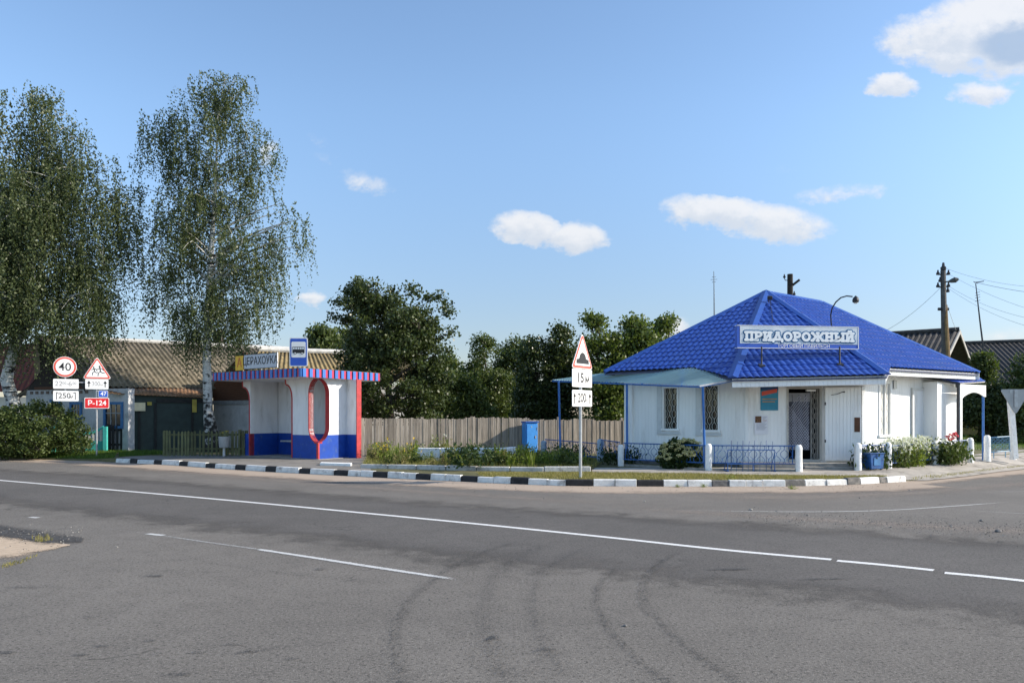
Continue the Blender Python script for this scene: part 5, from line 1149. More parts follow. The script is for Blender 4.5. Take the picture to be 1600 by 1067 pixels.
ch = at(69, 565, 36.5); m_ = MB(); m_.cbox(ch+Vector((0, 0, 0)), (.62, 0, 0), (0, .5, 0), (0, 0, 2.2)); m_.cbox(ch+Vector((0, 0, 1.13)), (.78, 0, 0), (0, .66, 0), (0, 0, .10)); m_.build('chimney', M('olive_render', (.13, .12, .085), .9, .2), hs)
m_ = MB(); c2 = RE_.lerp(GL_, .35)+Vector((0, .3, .2)); m_.cbox(c2, (.4, 0, 0), (0, .4, 0), (0, 0, 1.1)); m_.build('chimney', M('dark_brick', (.06, .05, .045), .9), hs)
# lean-to porch with rusty roof, carriage gate below
la, lb_ = at(165, 603, 32.6), at(322, 604.5, 34.5); lc_, ld = at(322, 621, 32.6), at(168, 614, 30.9)
lmid = at(205, 619, 31.0)
m_ = MB(); corrug(m_, ld, lc_, lb_, la, .14, .012, 2); o = m_.build('lean_to_roof', RUST, hs, True); mod = o.modifiers.new('thickness', 'SOLIDIFY'); mod.thickness = .02
wa, wb = gr(207, 707, .1), gr(330, 704, .1); wa.y += .4; gx = AX(Vector((wa.x, wa.y, .05)), (wb-wa).normalized(), Vector(((wb-wa).y, -(wb-wa).x, 0)).normalized()); GLn = (wb-wa).length
m_ = MB(); gx.box(m_, -.45, GLn, 0, 2.12, -.15, 0); gx.box(m_, -.45, GLn, 2.122, 2.34, -.3, -.01); o = m_.build('carriage_gate', GATE, hs)
m_ = MB(); gx.box(m_, .7, GLn, 2.05, 2.2, .001, .05); m_.build('gate_beam', DARKWOOD, o)
for u in (.02, .62, GLn*.72): m_ = MB(); gx.box(m_, u, u+.09, 0, 2.04, .001, .06); m_.build('gate_post', DARKWOOD, o)
m_ = MB(); a = on_ax(gx, 300, 644); b = on_ax(gx, 307, 624); gx.box(m_, a[0], b[0], a[1], b[1], .06, .1); a = on_ax(gx, 230, 633); b = on_ax(gx, 237, 628); gx.box(m_, a[0], b[0], a[1], b[1], .06, .1); m_.build('yellow_trim', YELWOOD, o)
m_ = MB(); a = on_ax(gx, 207, 642); b = on_ax(gx, 227, 629); gx.box(m_, a[0], b[0], a[1], b[1], .07, .12); m_.build('mail_board', CREAM, o)
# --- second house behind the shelter: brown gable, ochre slate roof
h2 = thing('ochre_roof_house', 'house behind the shelter with a brown boarded gable and ochre slate roof', 'house', at(430, 700, 36))
pk = at(404, 548, 34.5); R2 = Vector((1, .42, 0)).normalized(); pk2 = pk+R2*6.2; pk2.z += 0
eA = at(428, 592, 32.4); eB = eA+R2*7.2; eL = at(338, 594, 35.5)
m_ = MB(); corrug(m_, eA+R2*-1.2+Vector((0, 0, 0)), eB, pk2, pk, .22, .03, 2); o = m_.build('roof', ASBLIT, h2, True); mod = o.modifiers.new('thickness', 'SOLIDIFY'); mod.thickness = .02
m_ = MB(); quad_slab(m_, eL, pk, pk2, eL+R2*6.2, .06); m_.build('rear_roof', ASB, h2)
m_ = MB(); m_.tube([pk+Vector((0, 0, .05)), pk2+Vector((0, 0, .05))], .12, 8); m_.build('ridge_cap', M('white_ridge', (.62, .62, .60), .8), h2)
w0 = at(333, 640, 34.6); w0.z = 0; w1_ = at(445, 640, 32.6); w1_.z = 0; d2 = (w1_-w0); ax2 = AX(w0, d2.normalized(), Vector((d2.y, -d2.x, 0)).normalized()); L2 = d2.length
m_ = MB(); ax2.box(m_, .02, L2, 0, 2.05, -.2, 0); m_.build('wall', WHITEBRICK, h2)
up2 = (pk-ax2.o).dot(ax2.r); m_ = MB(); ax2.poly(m_, [(.0, 2.22), (L2, 2.22), (L2-.2, 2.9), (up2, pk.z-.12), (.05, 2.95)], -.2, .015); m_.build('gable_boards', BROWNWOOD, h2)
m_ = MB(); ax2.box(m_, 0, L2, 2.05, 2.22, -.1, .06); m_.build('trim_board', M('grey_trim', (.3, .3, .3), .8), h2)
m_ = MB(); mq = ax2.P(L2, 0, -.1); m_.obox(mq, R2*6.0, Vector((-R2.y, R2.x, 0))*.2, (0, 0, 2.9)); m_.build('side_wall', WHITEBRICK, h2)
m_ = MB(); m_.cbox(at(377, 562, 35.5), (.3, 0, 0), (0, .3, 0), (0, 0, .6)); m_.build('chimney', SIGNGREY, h2)
# --- maroon roofed house at the far left
h3 = thing('maroon_roof_house', 'house with a maroon metal roof at the left edge behind the birch', 'house', at(10, 680, 44))
a, b, c, d = at(-190, 618, 41), at(62, 610, 41), at(100, 538, 48), at(-190, 536, 48)
m_ = MB(); corrug(m_, a, b, c, d, .26, .014, 2); m_.build('roof', MAROON, h3, True)
m_ = MB(); m_.obox(Vector((a.x, 41.8, 0)), (b.x-a.x-.5, 0, 0), (0, 8, 0), (0, 0, a.z-.05)); m_.build('wall', WHITE, h3)
m_ = MB(); m_.obox(Vector((b.x-2.4, 41.78, .9)), (1.2, 0, 0), (0, -.08, 0), (0, 0, 1.2)); m_.build('window', GLASS, h3)
m_ = MB(); m_.prism([c, b+Vector((-.1, .8, -.05)), Vector((b.x-.1, 50, b.z-.05))], (-.1, 0, 0)); m_.build('gable', MAROON, h3)
# --- two dark slate roofs on the right
def slate_house(name, label, e0, e1, r1, r0, wallm, gable=None):
    t = thing(name, label, 'house', Vector(((e0.x+e1.x)/2, (e0.y+e1.y)/2, VZ))); m_ = MB(); corrug(m_, e0, e1, r1, r0, .26, .035, 2); o = m_.build('roof', ASBDARK, t, True); mod = o.modifiers.new('thickness', 'SOLIDIFY'); mod.thickness = .03
    bk0, bk1 = Vector((2*r0.x-e0.x, 2*r0.y-e0.y, e0.z)), Vector((2*r1.x-e1.x, 2*r1.y-e1.y, e1.z))
    m_ = MB(); quad_slab(m_, bk0, bk1, r1, r0, .05); m_.build('rear_roof', ASBDARK, t); m_ = MB(); m_.tube([r0+Vector((0, 0, .03)), r1+Vector((0, 0, .03))], .12, 8); m_.build('ridge_cap', ASBDARK, t)
    dn_ = Vector((0, 0, -.12)); i = lambda p, q_, s: p.lerp(q_, s)
    m_ = MB(); f0, f1 = i(e0, bk0, .06), i(e1, bk1, .06); g0, g1 = i(e0, bk0, .94), i(e1, bk1, .94)
    lo = lambda p: Vector((p.x, p.y, 0)); s0, s1 = .03, 1-1.0/(e1-e0).length
    for A, B in ((i(f0, f1, s0), i(f0, f1, s1)), (i(g0, g1, s0), i(g0, g1, s1)), (i(f0, f1, s0), i(g0, g1, s0)), (i(f0, f1, s1), i(g0, g1, s1))):
        n = (B-A).cross(Vector((0, 0, 1))).normalized()*.12; m_.prism([lo(A), lo(B), B+dn_, A+dn_], n)
    m_.build('wall', wallm, t)
    for s, nm in ((s1, 'gable'), (s0, 'gable')):
        m_ = MB(); A, B, Cc = i(f0, f1, s), i(g0, g1, s), i(r0, r1, s); n = (B-A).cross(Cc-A).normalized()*.06; m_.prism([A+dn_, B+dn_, Cc+dn_*1.6], n); m_.build(nm, gable or GREYWOOD, t)
    for e, r_, b_ in ((e1, r1, bk1), (e0, r0, bk0)):
        m_ = MB(); n = (e1-e0).normalized()*.05*(1 if e is e1 else -1)
        for x_, y_ in ((e, r_), (r_, b_)): m_.prism([x_, y_, y_-Vector((0, 0, .2)), x_-Vector((0, 0, .2))], n)
        m_.build('barge_board', M('pale_barge', (.34, .33, .31), .8) if e is e1 else DARKWOOD, t)
    return t
r1 = at(1499, 515.5, 40); r0 = at(1360, 524, 42); e1 = at(1487, 541, 36.6); e1 = Vector((r1.x-3.0, r1.y-3.4, r1.z-2.6)); e0 = e1+(r0-r1)
slate_house('dark_roof_house', 'grey boarded house with a dark slate gable behind the utility pole', e0, e1, r1, r0, GREYWOOD)
r0 = at(1500, 537, 50); r1 = at(1700, 530, 48); e0 = Vector((r0.x-.6, r0.y-5.2, r0.z-3.0)); e1 = e0+(r1-r0)
slate_house('dark_roof_house', 'wide dark slate roof with an ochre wall at the right edge behind trees', e0, e1, r1, r0, M('ochre_wall', (.24, .16, .04), .9, .15))

# ================================================================ POLES, ANTENNAS, WIRES
def insulator(mb, p, s=1): mb.tube([p+Vector((0, 0, -.03*s)), p+Vector((0, 0, .03*s)), p+Vector((0, 0, .05*s)), p+Vector((0, 0, .12*s))], [.05*s, .055*s, .03*s, .02*s], 7)
Yp = 34.0; up = thing('utility_pole', 'concrete utility pole with lamp and timber prop behind the shop', 'utility pole', at(1478, 690, Yp))
m_ = MB(); m_.tube([at(1479, 700, Yp), at(1473.5, 423, Yp)], [.155, .11], 8); m_.build('shaft', POLEWOOD, up)
m_ = MB(); m_.tube([at(1489, 700, Yp-1.2), at(1477.5, 477, Yp)], [.10, .07], 7); m_.build('prop', PROPWOOD, up)
m_ = MB(); m_.tube([at(1466, 483, Yp), at(1482, 483, Yp)], .07, 6)
for x, y in ((1465.5, 428), (1482, 428), (1465.5, 447.5), (1482, 447), (1481, 455), (1469, 439)):
    m_.tube([at(1474, y+1, Yp), at(x, y+1, Yp)], .03, 5); insulator(m_, at(x, y, Yp), 1.4)
insulator(m_, at(1474, 420, Yp), 2.2); m_.tube([at(1474, 424, Yp), at(1474, 417, Yp)], .04, 6); m_.build('crossarm_fittings', DARKMETAL, up)
m_ = MB(); m_.tube([at(1475, 441, Yp), at(1484, 439.5, Yp-.3)], .03, 6); m_.build('lamp_bracket', DARKMETAL, up)
m_ = MB(); a, b = at(1481, 440.5, Yp-.3), at(1498, 436, Yp-.5); m_.tube([a, a.lerp(b, .35), a.lerp(b, .7), b], [.03, .09, .12, .04], 8); m_.build('street_lamp', M('lamp_grey', (.08, .085, .08), .5), up)
Yq = 36; t = thing('utility_pole', 'dark wooden pole top with a side arm rising behind the blue roof ridge', 'utility pole', at(1234.5, 600, Yq))
m_ = MB(); m_.tube([at(1235, 700, Yq), at(1234.5, 428.5, Yq)], [.17, .125], 9); m_.build('shaft', M('tarred_wood', (.03, .025, .022), .9, .3, 8), t)
m_ = MB(); m_.tube([at(1238, 446, Yq), at(1249.5, 437, Yq-.2)], .055, 6); m_.build('arm', DARKMETAL, t)
m_ = MB(); m_.tube([at(1234, 438, Yq), at(1227, 438, Yq), at(1225.5, 434, Yq)], .02, 5); insulator(m_, at(1225.5, 433, Yq), 1.1); m_.tube([at(1235, 462, Yq), at(1241, 462, Yq)], .02, 5); insulator(m_, at(1241, 460, Yq), 1.2); m_.build('insulators', DARKMETAL, t)
t = thing('antenna', 'thin vertical radio mast standing behind the left roof slope', 'antenna', at(1115, 600, 42)); m_ = MB(); m_.tube([at(1116.5, 690, 42), at(1116.2, 495, 42), at(1115.3, 424, 42)], [.06, .045, .02], 5)
for y, w in ((433, 3), (437, 5), (441, 3)): m_.tube([at(1115.5-w, y, 42), at(1115.5+w, y-.5, 42)], .012, 4)
m_.build('mast', SIGNGREY, t)
t = thing('antenna', 'leaning aerial mast with small crossbars beside the right dark roof', 'antenna', at(1537, 600, 44)); m_ = MB(); m_.tube([at(1543, 690, 44), at(1536, 540, 44), at(1531, 500, 44), at(1524.5, 443, 44)], [.06, .05, .04, .025], 5); m_.build('mast', DARKMETAL, t)
m_ = MB(); m_.tube([at(1523, 441.5, 44), at(1537, 439.5, 43)], .025, 5); m_.tube([at(1521, 440, 44), at(1528, 443, 44)], .02, 4)
for y, w in ((457, 3.5), (461, 4), (465, 4), (470, 4)): m_.tube([at(1527.5-w, y+1, 44), at(1527.5+w, y-1, 44)], .012, 4)
m_.build('crossbars', DARKMETAL, t)
WIRE = M('wire_grey', (.55, .56, .57), .7)
def wire(a, b, sag, label, r=.006):
    m_ = MB(); m_.tube([a.lerp(b, i/14)-Vector((0, 0, sag*4*(i/14)*(1-i/14))) for i in range(15)], r, 4); tag(m_.build('wire', WIRE), label, 'wire', 'overhead wires')
P_ = lambda x, y, Y: at(x, y, Y)
wire(P_(1474, 418, Yp), P_(1660, 449, 30), .25, 'topmost overhead wire from the pole tip to the right edge')
wire(P_(1482, 428, Yp), P_(1660, 497, 29), .2, 'overhead wire leaving the pole just below its tip')
wire(P_(1528, 442, 44), P_(1660, 462, 40), .1, 'wire running right from the top of the leaning aerial', .012)
wire(P_(1482, 447, Yp), P_(1660, 505, 27), .3, 'overhead wire leaving the pole below the lamp')
wire(P_(1481, 450, Yp), P_(1660, 522, 27), .3, 'lowest overhead wire on the right of the pole')
wire(P_(1469, 450, Yp), P_(1385, 516, 38), .15, 'slack wire slanting down left from the pole behind the blue roof', .010)
wire(P_(1480, 476, Yp), P_(1494, 516, 39), .05, 'short wire dropping from the pole to the dark gable', .008)

# ================================================================ VEGETATION
def mesh_np(name, V, Fq, mat, parent=None):
    me = bpy.data.meshes.new(name); nv, nf = len(V), len(Fq); k = Fq.shape[1]
    me.vertices.add(nv); me.vertices.foreach_set('co', V.astype(np.float32).ravel())
    me.loops.add(nf*k); me.loops.foreach_set('vertex_index', Fq.astype(np.int32).ravel())
    me.polygons.add(nf); me.polygons.foreach_set('loop_start', np.arange(0, nf*k, k, dtype=np.int32)); me.polygons.foreach_set('loop_total', np.full(nf, k, np.int32))
    me.update(calc_edges=True); me.validate(); me.materials.append(mat)
    o = bpy.data.objects.new(name, me); col.objects.link(o)
    if parent is not None: par(o, parent)
    return o
def unit(a): return a/np.maximum(np.linalg.norm(a, axis=1, keepdims=True), 1e-9)
def leaves(C, size, asp=.62, axis=None, spread=1.0, jit=.35):
    """one small folded rhombic leaf at every centre; axis = preferred long direction"""
    n = len(C); r = rng.normal(size=(n, 3)); a = unit(r*spread+(axis if axis is not None else 0)); b = unit(np.cross(a, rng.normal(size=(n, 3))))
    s = size*(1+jit*rng.uniform(-1, 1, (n, 1))); nn = np.cross(a, b)
    P = np.stack([C-a*s*.5, C+b*s*asp*.5+nn*s*.08, C+a*s*.5, C-b*s*asp*.5+nn*s*.08], 1).reshape(-1, 3)
    return P, np.arange(4*n).reshape(n, 4)
def bez(p, q, r, n): return [p*(1-t)**2+q*2*t*(1-t)+r*t*t for t in np.linspace(0, 1, n)]
def tree(name, label, cat, trunk, env, ncl, nleaf, lsize, leafm, barkm, droop=0., group=None, sub=.55, nlimb=22, gap=.0, seed=1, crown_name='crown', twig=True, shell=.5, asp=.62, first=0.25, strand=(.7, 1.9), climb=.45, extra=()):
    """trunk: [(point, radius)], env: [(z, centre x, centre y, radius x, radius y)]"""
    g = np.random.default_rng(seed); r_ = random.Random(seed)
    t = thing(name, label, cat, trunk[0][0], group)
    tp = [Vector(p) for p, r in trunk]; tr = [r for p, r in trunk]; mb = MB()
    base = tp[0]-Vector((0, 0, .15)); mb.tube([base]+tp, [tr[0]*1.25]+tr, 10)
    zs = np.array([e[0] for e in env]); E_ = np.array([e[1:] for e in env])
    ev = lambda z: [np.interp(z, zs, E_[:, k]) for k in range(4)]
    w = np.array([max(ev(z)[2], .5)**1.3 for z in np.linspace(zs[0], zs[-1], 200)])+.02; cdf = np.cumsum(w)/w.sum()
    cl = []; tries = 0
    while len(cl) < ncl and tries < ncl*40:
        tries += 1; z = np.interp(g.random(), cdf, np.linspace(zs[0], zs[-1], 200)); cx, cy, rx, ry = ev(z)
        a = g.uniform(0, 2*PI); q = g.random()**shell
        p = Vector((cx+rx*q*math.cos(a), cy+ry*q*math.sin(a), z))
        if gap and mnoise.noise(p*(1.0 if droop else .6)+Vector((seed*3.1, 0, 0))) < -gap+.25*(1-q): continue
        cl.append(p)
    cl += [Vector(p)+Vector((0, g.uniform(-.5, .5), 0)) for p in extra]; nex = len(extra)      # sprays that stick out of the crown's outline
    def trunk_at(z):
        for i in range(len(tp)-1):
            if tp[i].z <= z <= tp[i+1].z: s = (z-tp[i].z)/(tp[i+1].z-tp[i].z+1e-9); return tp[i].lerp(tp[i+1], s), tr[i]+(tr[i+1]-tr[i])*s
        return tp[-1].copy(), tr[-1]
    zt0 = tp[0].z+(tp[-1].z-tp[0].z)*first; pts = []
    order = sorted(range(len(cl)), key=lambda i: g.random()); limbs = order[:nlimb]+list(range(len(cl)-nex, len(cl)))
    for i in limbs:
        c = cl[i]; d = math.hypot(c.x-tp[-1].x, c.y-tp[-1].y); zz = max(zt0, min(tp[-1].z-.2, c.z-climb*d-.2)); o, ro = trunk_at(zz)
        L = (c-o).length; q = o.lerp(c, .5)+Vector((0, 0, (.12 if droop else .06)*L)); P = bez(o, q, c, 7); r0 = min(ro*.6, .025+.018*L)
        mb.tube(P, [max(.008, r0*(1-.88*k/6)) for k in range(7)], 6, cap=False); pts += P[2:]
    A = np.array([tuple(p) for p in pts]) if pts else np.array([tuple(tp[-1])])
    C0 = np.array([tuple(p) for p in cl]); 
    if twig:
        for i, c in enumerate(cl):
            k = int(np.argmin(((A-C0[i])**2).sum(1))); p = Vector(A[k])
            if (c-p).length > .15: mb.tube([p, p.lerp(c, .5)+Vector((0, 0, .06)), c], [.016, .010, .005], 3, cap=False)
    mb.build('trunk', [barkm], t, True)
    per = max(1, nleaf//max(1, len(cl))); ax = None
    if droop:
        S = []; D = []; ns = max(3, per//22)
        for c in C0:
            cx, cy, _, _ = ev(c[2]); out = np.array([c[0]-cx, c[1]-cy, 0]); out = out/(np.linalg.norm(out)+.3)
            for k in range(ns):
                st = c+g.normal(size=3)*np.array([sub, sub, sub*.6]); d = out*.5+g.normal(size=3)*.5; d[2] = .15; L = g.uniform(*strand)*droop; m = max(4, per//ns)
                s = (np.arange(m)+g.random(m))/m; curve = st[None]+d[None]*(s[:, None]*.55*(1-.5*s[:, None]))+np.array([0, 0, -1.0])[None]*(s[:, None]**1.5*L)
                S.append(curve+g.normal(size=(m, 3))*.045); D.append(np.tile(np.array([[0, 0, -1.2]]), (m, 1)))
        C = np.concatenate(S); ax = np.concatenate(D)
    else:
        C = np.repeat(C0, per, 0); dirs = g.normal(size=(len(C), 3)); C = C+unit(dirs)*np.array([sub, sub, sub*.75])*1.5*g.random((len(C), 1))**.75
    V, Fq = leaves(C, lsize, asp, ax, 1.0 if droop else 1.0); mesh_np(crown_name, V, Fq, leafm, t); return t
def env_px(rows, Y, dep=.85):                # crown outline in photo pixels: (row, left, right)
    out = []
    for y, l, r in sorted(rows, key=lambda q: -q[0]):
        a, b = at(l, y, Y), at(r, y, Y); out.append((a.z, (a.x+b.x)/2, Y, (b.x-a.x)/2, (b.x-a.x)/2*dep))
    return out
T = lambda Y, *P: [(at(x, y, Y), r) for x, y, r in P]
# birch beside the shelter
tree('birch_tree', 'tall birch with a white banded trunk rising just left of the bus shelter', 'tree',
     T(31.7, (331, 700, .33), (329, 668, .26), (325, 640, .185), (323, 560, .165), (325, 500, .15), (328, 430, .12), (334, 330, .075), (338, 250, .04), (341, 175, .012)),
     env_px([(118, 331, 362), (150, 299, 372), (190, 259, 382), (215, 234, 404), (250, 241, 400), (300, 241, 392), (340, 227, 438), (375, 223, 454), (420, 223, 452), (465, 231, 438), (500, 241, 417), (525, 259, 387)], 31.7, .45),
     320, 72000, .090, BIRCHLEAF, BARKB, 1.1, gap=.12, seed=4, nlimb=40, sub=.26, first=.26, shell=.6, strand=(.6, 1.7), extra=[at(x+4, y-6, 31.7) for x, y in ((300, 130), (306, 142), (318, 126), (322, 140), (345, 142), (352, 134), (368, 130), (376, 132), (380, 148), (372, 150), (228, 196), (240, 190), (222, 214), (286, 152), (276, 170), (262, 186), (408, 214), (416, 228), (418, 244), (404, 262), (470, 352), (464, 372), (452, 350), (460, 392), (216, 258), (222, 300), (440, 322), (206, 352), (210, 380), (412, 300), (430, 335))])
# the two birches at the left edge
tree('birch_tree', 'big weeping birch with a forked leaning trunk behind the roadside shrub', 'tree',
     T(31.0, (33, 704, .36), (24, 640, .27), (10, 592, .23), (22, 545, .17), (36, 500, .14), (46, 420, .10), (55, 320, .06), (62, 230, .03), (66, 190, .012)),
     env_px([(148, 52, 80), (185, 38, 98), (215, 32, 118), (250, 5, 136), (285, -25, 176), (320, -40, 196), (360, -50, 196), (410, -55, 190), (450, -50, 194), (490, -45, 186), (515, 30, 170)], 31.0, .6),
     340, 112000, .094, BIRCHLEAF, BARKB, 1.25, gap=.12, seed=9, nlimb=34, sub=.28, first=.22, shell=.6, strand=(.8, 2.0), extra=[at(x, y-6, 31.0) for x, y in ((30, 160), (40, 178), (58, 152), (72, 152), (90, 178), (112, 204), (118, 216), (130, 250), (145, 262), (160, 258), (172, 272), (198, 292), (202, 312), (206, 340), (10, 230))])
tree('birch_tree', 'yellowish birch cut by the left edge of the view', 'tree',
     T(32, (-70, 704, .3), (-66, 560, .2), (-60, 400, .12), (-40, 220, .03)),
     env_px([(160, -60, 6), (200, -90, 22), (260, -130, 26), (340, -150, 30), (420, -150, 30), (500, -140, 10)], 32), 130, 26000, .12, BIRCHLEAF2, BARKB, 1.1, gap=.1, seed=12, nlimb=16, sub=.5)
m_ = MB(); P = bez(at(10, 592, 31.0), at(14, 552, 31.0), at(42, 515, 30.8), 8); m_.tube(P, [.19, .18, .17, .16, .15, .14, .13, .11], 9); P = bez(at(42, 515, 30.8), at(60, 470, 30.7), at(66, 400, 30.6), 7); m_.tube(P, [.115, .10, .09, .08, .06, .04, .02], 8)
fork = m_.build('limb', BARKB, [o for o in col.objects if o.get('label', '').startswith('big weeping')][0], True)
# dark apple-like tree behind the fence
tree('fruit_tree', 'dense dark round-crowned tree behind the plank fence right of the shelter', 'tree',
     T(31.5, (612, 705, .2), (610, 650, .16), (606, 600, .12), (610, 540, .07), (612, 480, .02)),
     env_px([(440, 548, 568), (455, 534, 592), (475, 530, 640), (490, 536, 680), (520, 540, 690), (560, 530, 694), (600, 536, 694), (630, 550, 690), (655, 562, 680)], 31.5),
     360, 44000, .125, DARKLEAF, BARKD, 0, gap=.30, seed=21, nlimb=34, sub=.30, first=.3, asp=.7, shell=.5, extra=[at(x, y+3, 31.5) for x, y in ((560, 438), (550, 446), (540, 452), (590, 444), (612, 450), (640, 446), (648, 454), (668, 462), (686, 462), (694, 474), (702, 486), (704, 516), (524, 492), (528, 470), (700, 545), (702, 590))])
mids = [('tall pale-topped tree at the left end of the far thicket', 33, [(530, 742, 768), (545, 732, 778), (570, 728, 795), (600, 726, 800), (640, 735, 800)], 42, MIDLEAF),
        ('rounded tree second in the far thicket behind the fence', 34, [(532, 790, 812), (548, 778, 826), (580, 774, 836), (620, 772, 838), (655, 772, 838)], 44, MIDLEAF),
        ('bushy dark tree in the middle of the thicket behind the cabinet', 35, [(532, 822, 845), (550, 815, 860), (590, 808, 876), (640, 805, 880)], 38, DARKLEAF),
        ('dark tree with a raised tip left of the road hump sign', 36, [(512, 872, 882), (528, 858, 892), (555, 850, 905), (600, 845, 915), (650, 845, 915)], 38, DARKLEAF),
        ('light green ragged tree just behind the road hump sign', 37, [(493, 918, 932), (510, 916, 950), (530, 915, 968), (560, 908, 985), (610, 905, 990), (655, 905, 990)], 35, SUNLEAF),
        ('light green tree rising over the awning left of the shop roof', 38, [(498, 984, 1004), (512, 978, 1016), (535, 965, 1030), (570, 950, 1035), (630, 940, 1020)], 35.5, SUNLEAF),
        ('sprig-topped tree touching the left hip of the blue roof', 39, [(498, 1044, 1050), (512, 1026, 1058), (530, 1015, 1068), (560, 1000, 1075), (600, 990, 1060)], 37, SUNLEAF)]
for lab, sd, rows, Y, lm in mids:
    c = (rows[-1][1]+rows[-1][2])/2
    tree('garden_tree', lab, 'tree', T(Y, (c, 706, .16), (c+2, 640, .12), ((rows[0][1]+rows[0][2])/2, rows[0][0]+15, .02)), env_px([(706, rows[-1][1], rows[-1][2])]+rows, Y, .8), 190, 23000, .14, lm, BARKD, 0, 'trees of the thicket behind the fence', gap=.36 if sd < 37 else .42, seed=sd, nlimb=14, sub=.40, first=.12, shell=.45, asp=.66)
for lab, sd, rows, Y, lm in [('low light green bush behind the fence below the gap of sky', 51, [(590, 708, 735), (610, 700, 752), (640, 692, 765), (690, 690, 770)], 36, SHRUBLEAF),
                             ('distant pale tree left above the striped shelter roof', 52, [(516, 494, 510), (528, 485, 522), (545, 482, 530), (600, 480, 530)], 58, MIDLEAF),
                             ('distant tree right of the bus stop sign above the shelter roof', 53, [(517, 502+22, 512+30), (530, 515, 560), (560, 505, 570), (600, 500, 570)], 60, MIDLEAF),
                             ('far tree filling the notch between the fruit tree and thicket', 54, [(560, 690, 702), (580, 680, 712), (640, 670, 720)], 55, MIDLEAF)]:
    c = (rows[-1][1]+rows[-1][2])/2; sc_ = Y/38
    tree('background_tree', lab, 'tree', T(Y, (c, 690, .2), (c, 620, .12), (c, rows[0][0]+10, .03)), env_px(rows, Y, .8), 90, 9000, .17*sc_, lm, BARKD, 0, None, gap=.3, seed=sd, nlimb=10, sub=.42*sc_, first=.1, shell=.5)
rights = [('dark green tree behind the porch posts at the right', 61, [(604, 1536, 1566), (622, 1514, 1584), (645, 1502, 1590), (690, 1500, 1590)], 36, DARKLEAF),
          ('leafy tree covering the dark roof eave at the right edge', 62, [(556, 1600, 1640), (582, 1588, 1660), (620, 1574, 1680), (690, 1570, 1680)], 35, MIDLEAF),
          ('ragged bush top showing between the blue roof corner and the dark gable', 63, [(558, 1533, 1540), (585, 1526, 1546), (612, 1516, 1556), (680, 1505, 1560)], 38, MIDLEAF)]
for lab, sd, rows, Y, lm in rights:
    c = (rows[-1][1]+rows[-1][2])/2
    tree('garden_tree', lab, 'tree', T(Y, (c, 706, .16), (c, 640, .1), (c, rows[0][0]+15, .02)), env_px([(712, c-30, c+30)]+rows, Y, .7), 150, 17000, .14, lm, BARKD, 0, 'trees behind the shop at the right', gap=.25, seed=sd, nlimb=12, sub=.38, first=.1, shell=.5)
# shrubs
def shrub(name, label, rows, Y, n, size, lm, seed, cat='shrub', sub=.22, ncl=120, gap=.2, group=None, dep=.7):
    c = (rows[-1][1]+rows[-1][2])/2; b = at(c, rows[-1][0]+8, Y); b.z = max(b.z, .1)
    return tree(name, label, cat, [(b, .05), (b+Vector((0, 0, .25)), .04), (b+Vector((0, 0, .5)), .02)], env_px(rows, Y, dep), ncl, n, size, lm, BARKD, 0, group, seed=seed, nlimb=min(ncl, 26), sub=sub, gap=gap, first=.05, climb=.2, shell=.42, crown_name='foliage')
shrub('roadside_shrub', 'broad dark green shrub at the left edge in front of the teal fence', [(630, 62, 86), (642, 8, 105), (655, -30, 120), (675, -50, 132), (695, -55, 136), (707, -50, 128)], 28.6, 34000, .085, SHRUBLEAF, 71, ncl=260, gap=.3)
hy_ = shrub('hydrangea_bush', 'hydrangea bush with creamy flower heads behind the blue railing', [(690, 1046, 1078), (698, 1036, 1090), (712, 1031, 1096), (730, 1036, 1092)], 21.5, 13000, .075, BEDDARK, 72, 'bush', .12, 170, 0)
def heads(parent, pts, n, r, size, mat, name):
    C = np.repeat(np.array([tuple(p) for p in pts]), n, 0); d = unit(rng.normal(size=C.shape))*r*rng.random((len(C), 1))**.33; d[:, 2] *= .6
    V, Fq = leaves(C+d, size, .8); mesh_np(name, V, Fq, mat, parent)
hp = []
for i in range(64):
    a = rng.uniform(-PI, 0.2); s = rng.uniform(.2, 1.0); u = math.cos(a)*s; zz = rng.uniform(.28, .80); rad = math.sqrt(max(.05, 1-((zz-.28)/.58)**2)); hp.append(Vector((4.64+.66*rad*math.cos(a), 21.45-.5*rad*abs(math.sin(a)), VZ+zz+rng.uniform(0, .04))))
heads(hy_, hp, 34, .075, .035, CPETAL, 'flower_heads')
# flower-bed plants: a few kinds, each copied
def plant_mesh(kind, seed):
    g = np.random.default_rng(seed); V = []; Fq = []; k = 0
    if kind == 'leafy':                      # broad low clump
        n = 260; C = g.normal(size=(n, 3))*np.array([.17, .17, .10])+np.array([0, 0, .20]); C[:, 2] = np.abs(C[:, 2]); return leaves(C, .085, .6)
    if kind == 'herb':                       # upright stems with small leaves
        S = []
        for s in range(16):
            b = g.normal(size=3)*.09; b[2] = 0; l = g.normal(size=3)*.12; l[2] = g.uniform(.22, .48); t = g.random(22)[:, None]; S.append(b+l*t+g.normal(size=(22, 3))*.03)
        C = np.concatenate(S); C[:, 2] = np.abs(C[:, 2]); return leaves(C, .06, .45)
    if kind == 'blades':                     # iris-like sword leaves
        P = []; F_ = []
        for s in range(26):
            a = g.uniform(0, 2*PI); b = np.array([g.normal()*.07, g.normal()*.07, 0]); h = g.uniform(.30, .62); o = np.array([math.cos(a), math.sin(a), 0])*h*g.uniform(.1, .5); w = np.array([-math.sin(a), math.cos(a), 0])*.014; i = len(P)
            P += [b-w, b+w, b+o*.4+[0, 0, h*.6]+w, b+o*.4+[0, 0, h*.6]-w, b+o+[0, 0, h]+w*.1, b+o+[0, 0, h]-w*.1]; F_ += [(i, i+1, i+2, i+3), (i+3, i+2, i+4, i+5)]
        return np.array(P), np.array(F_)
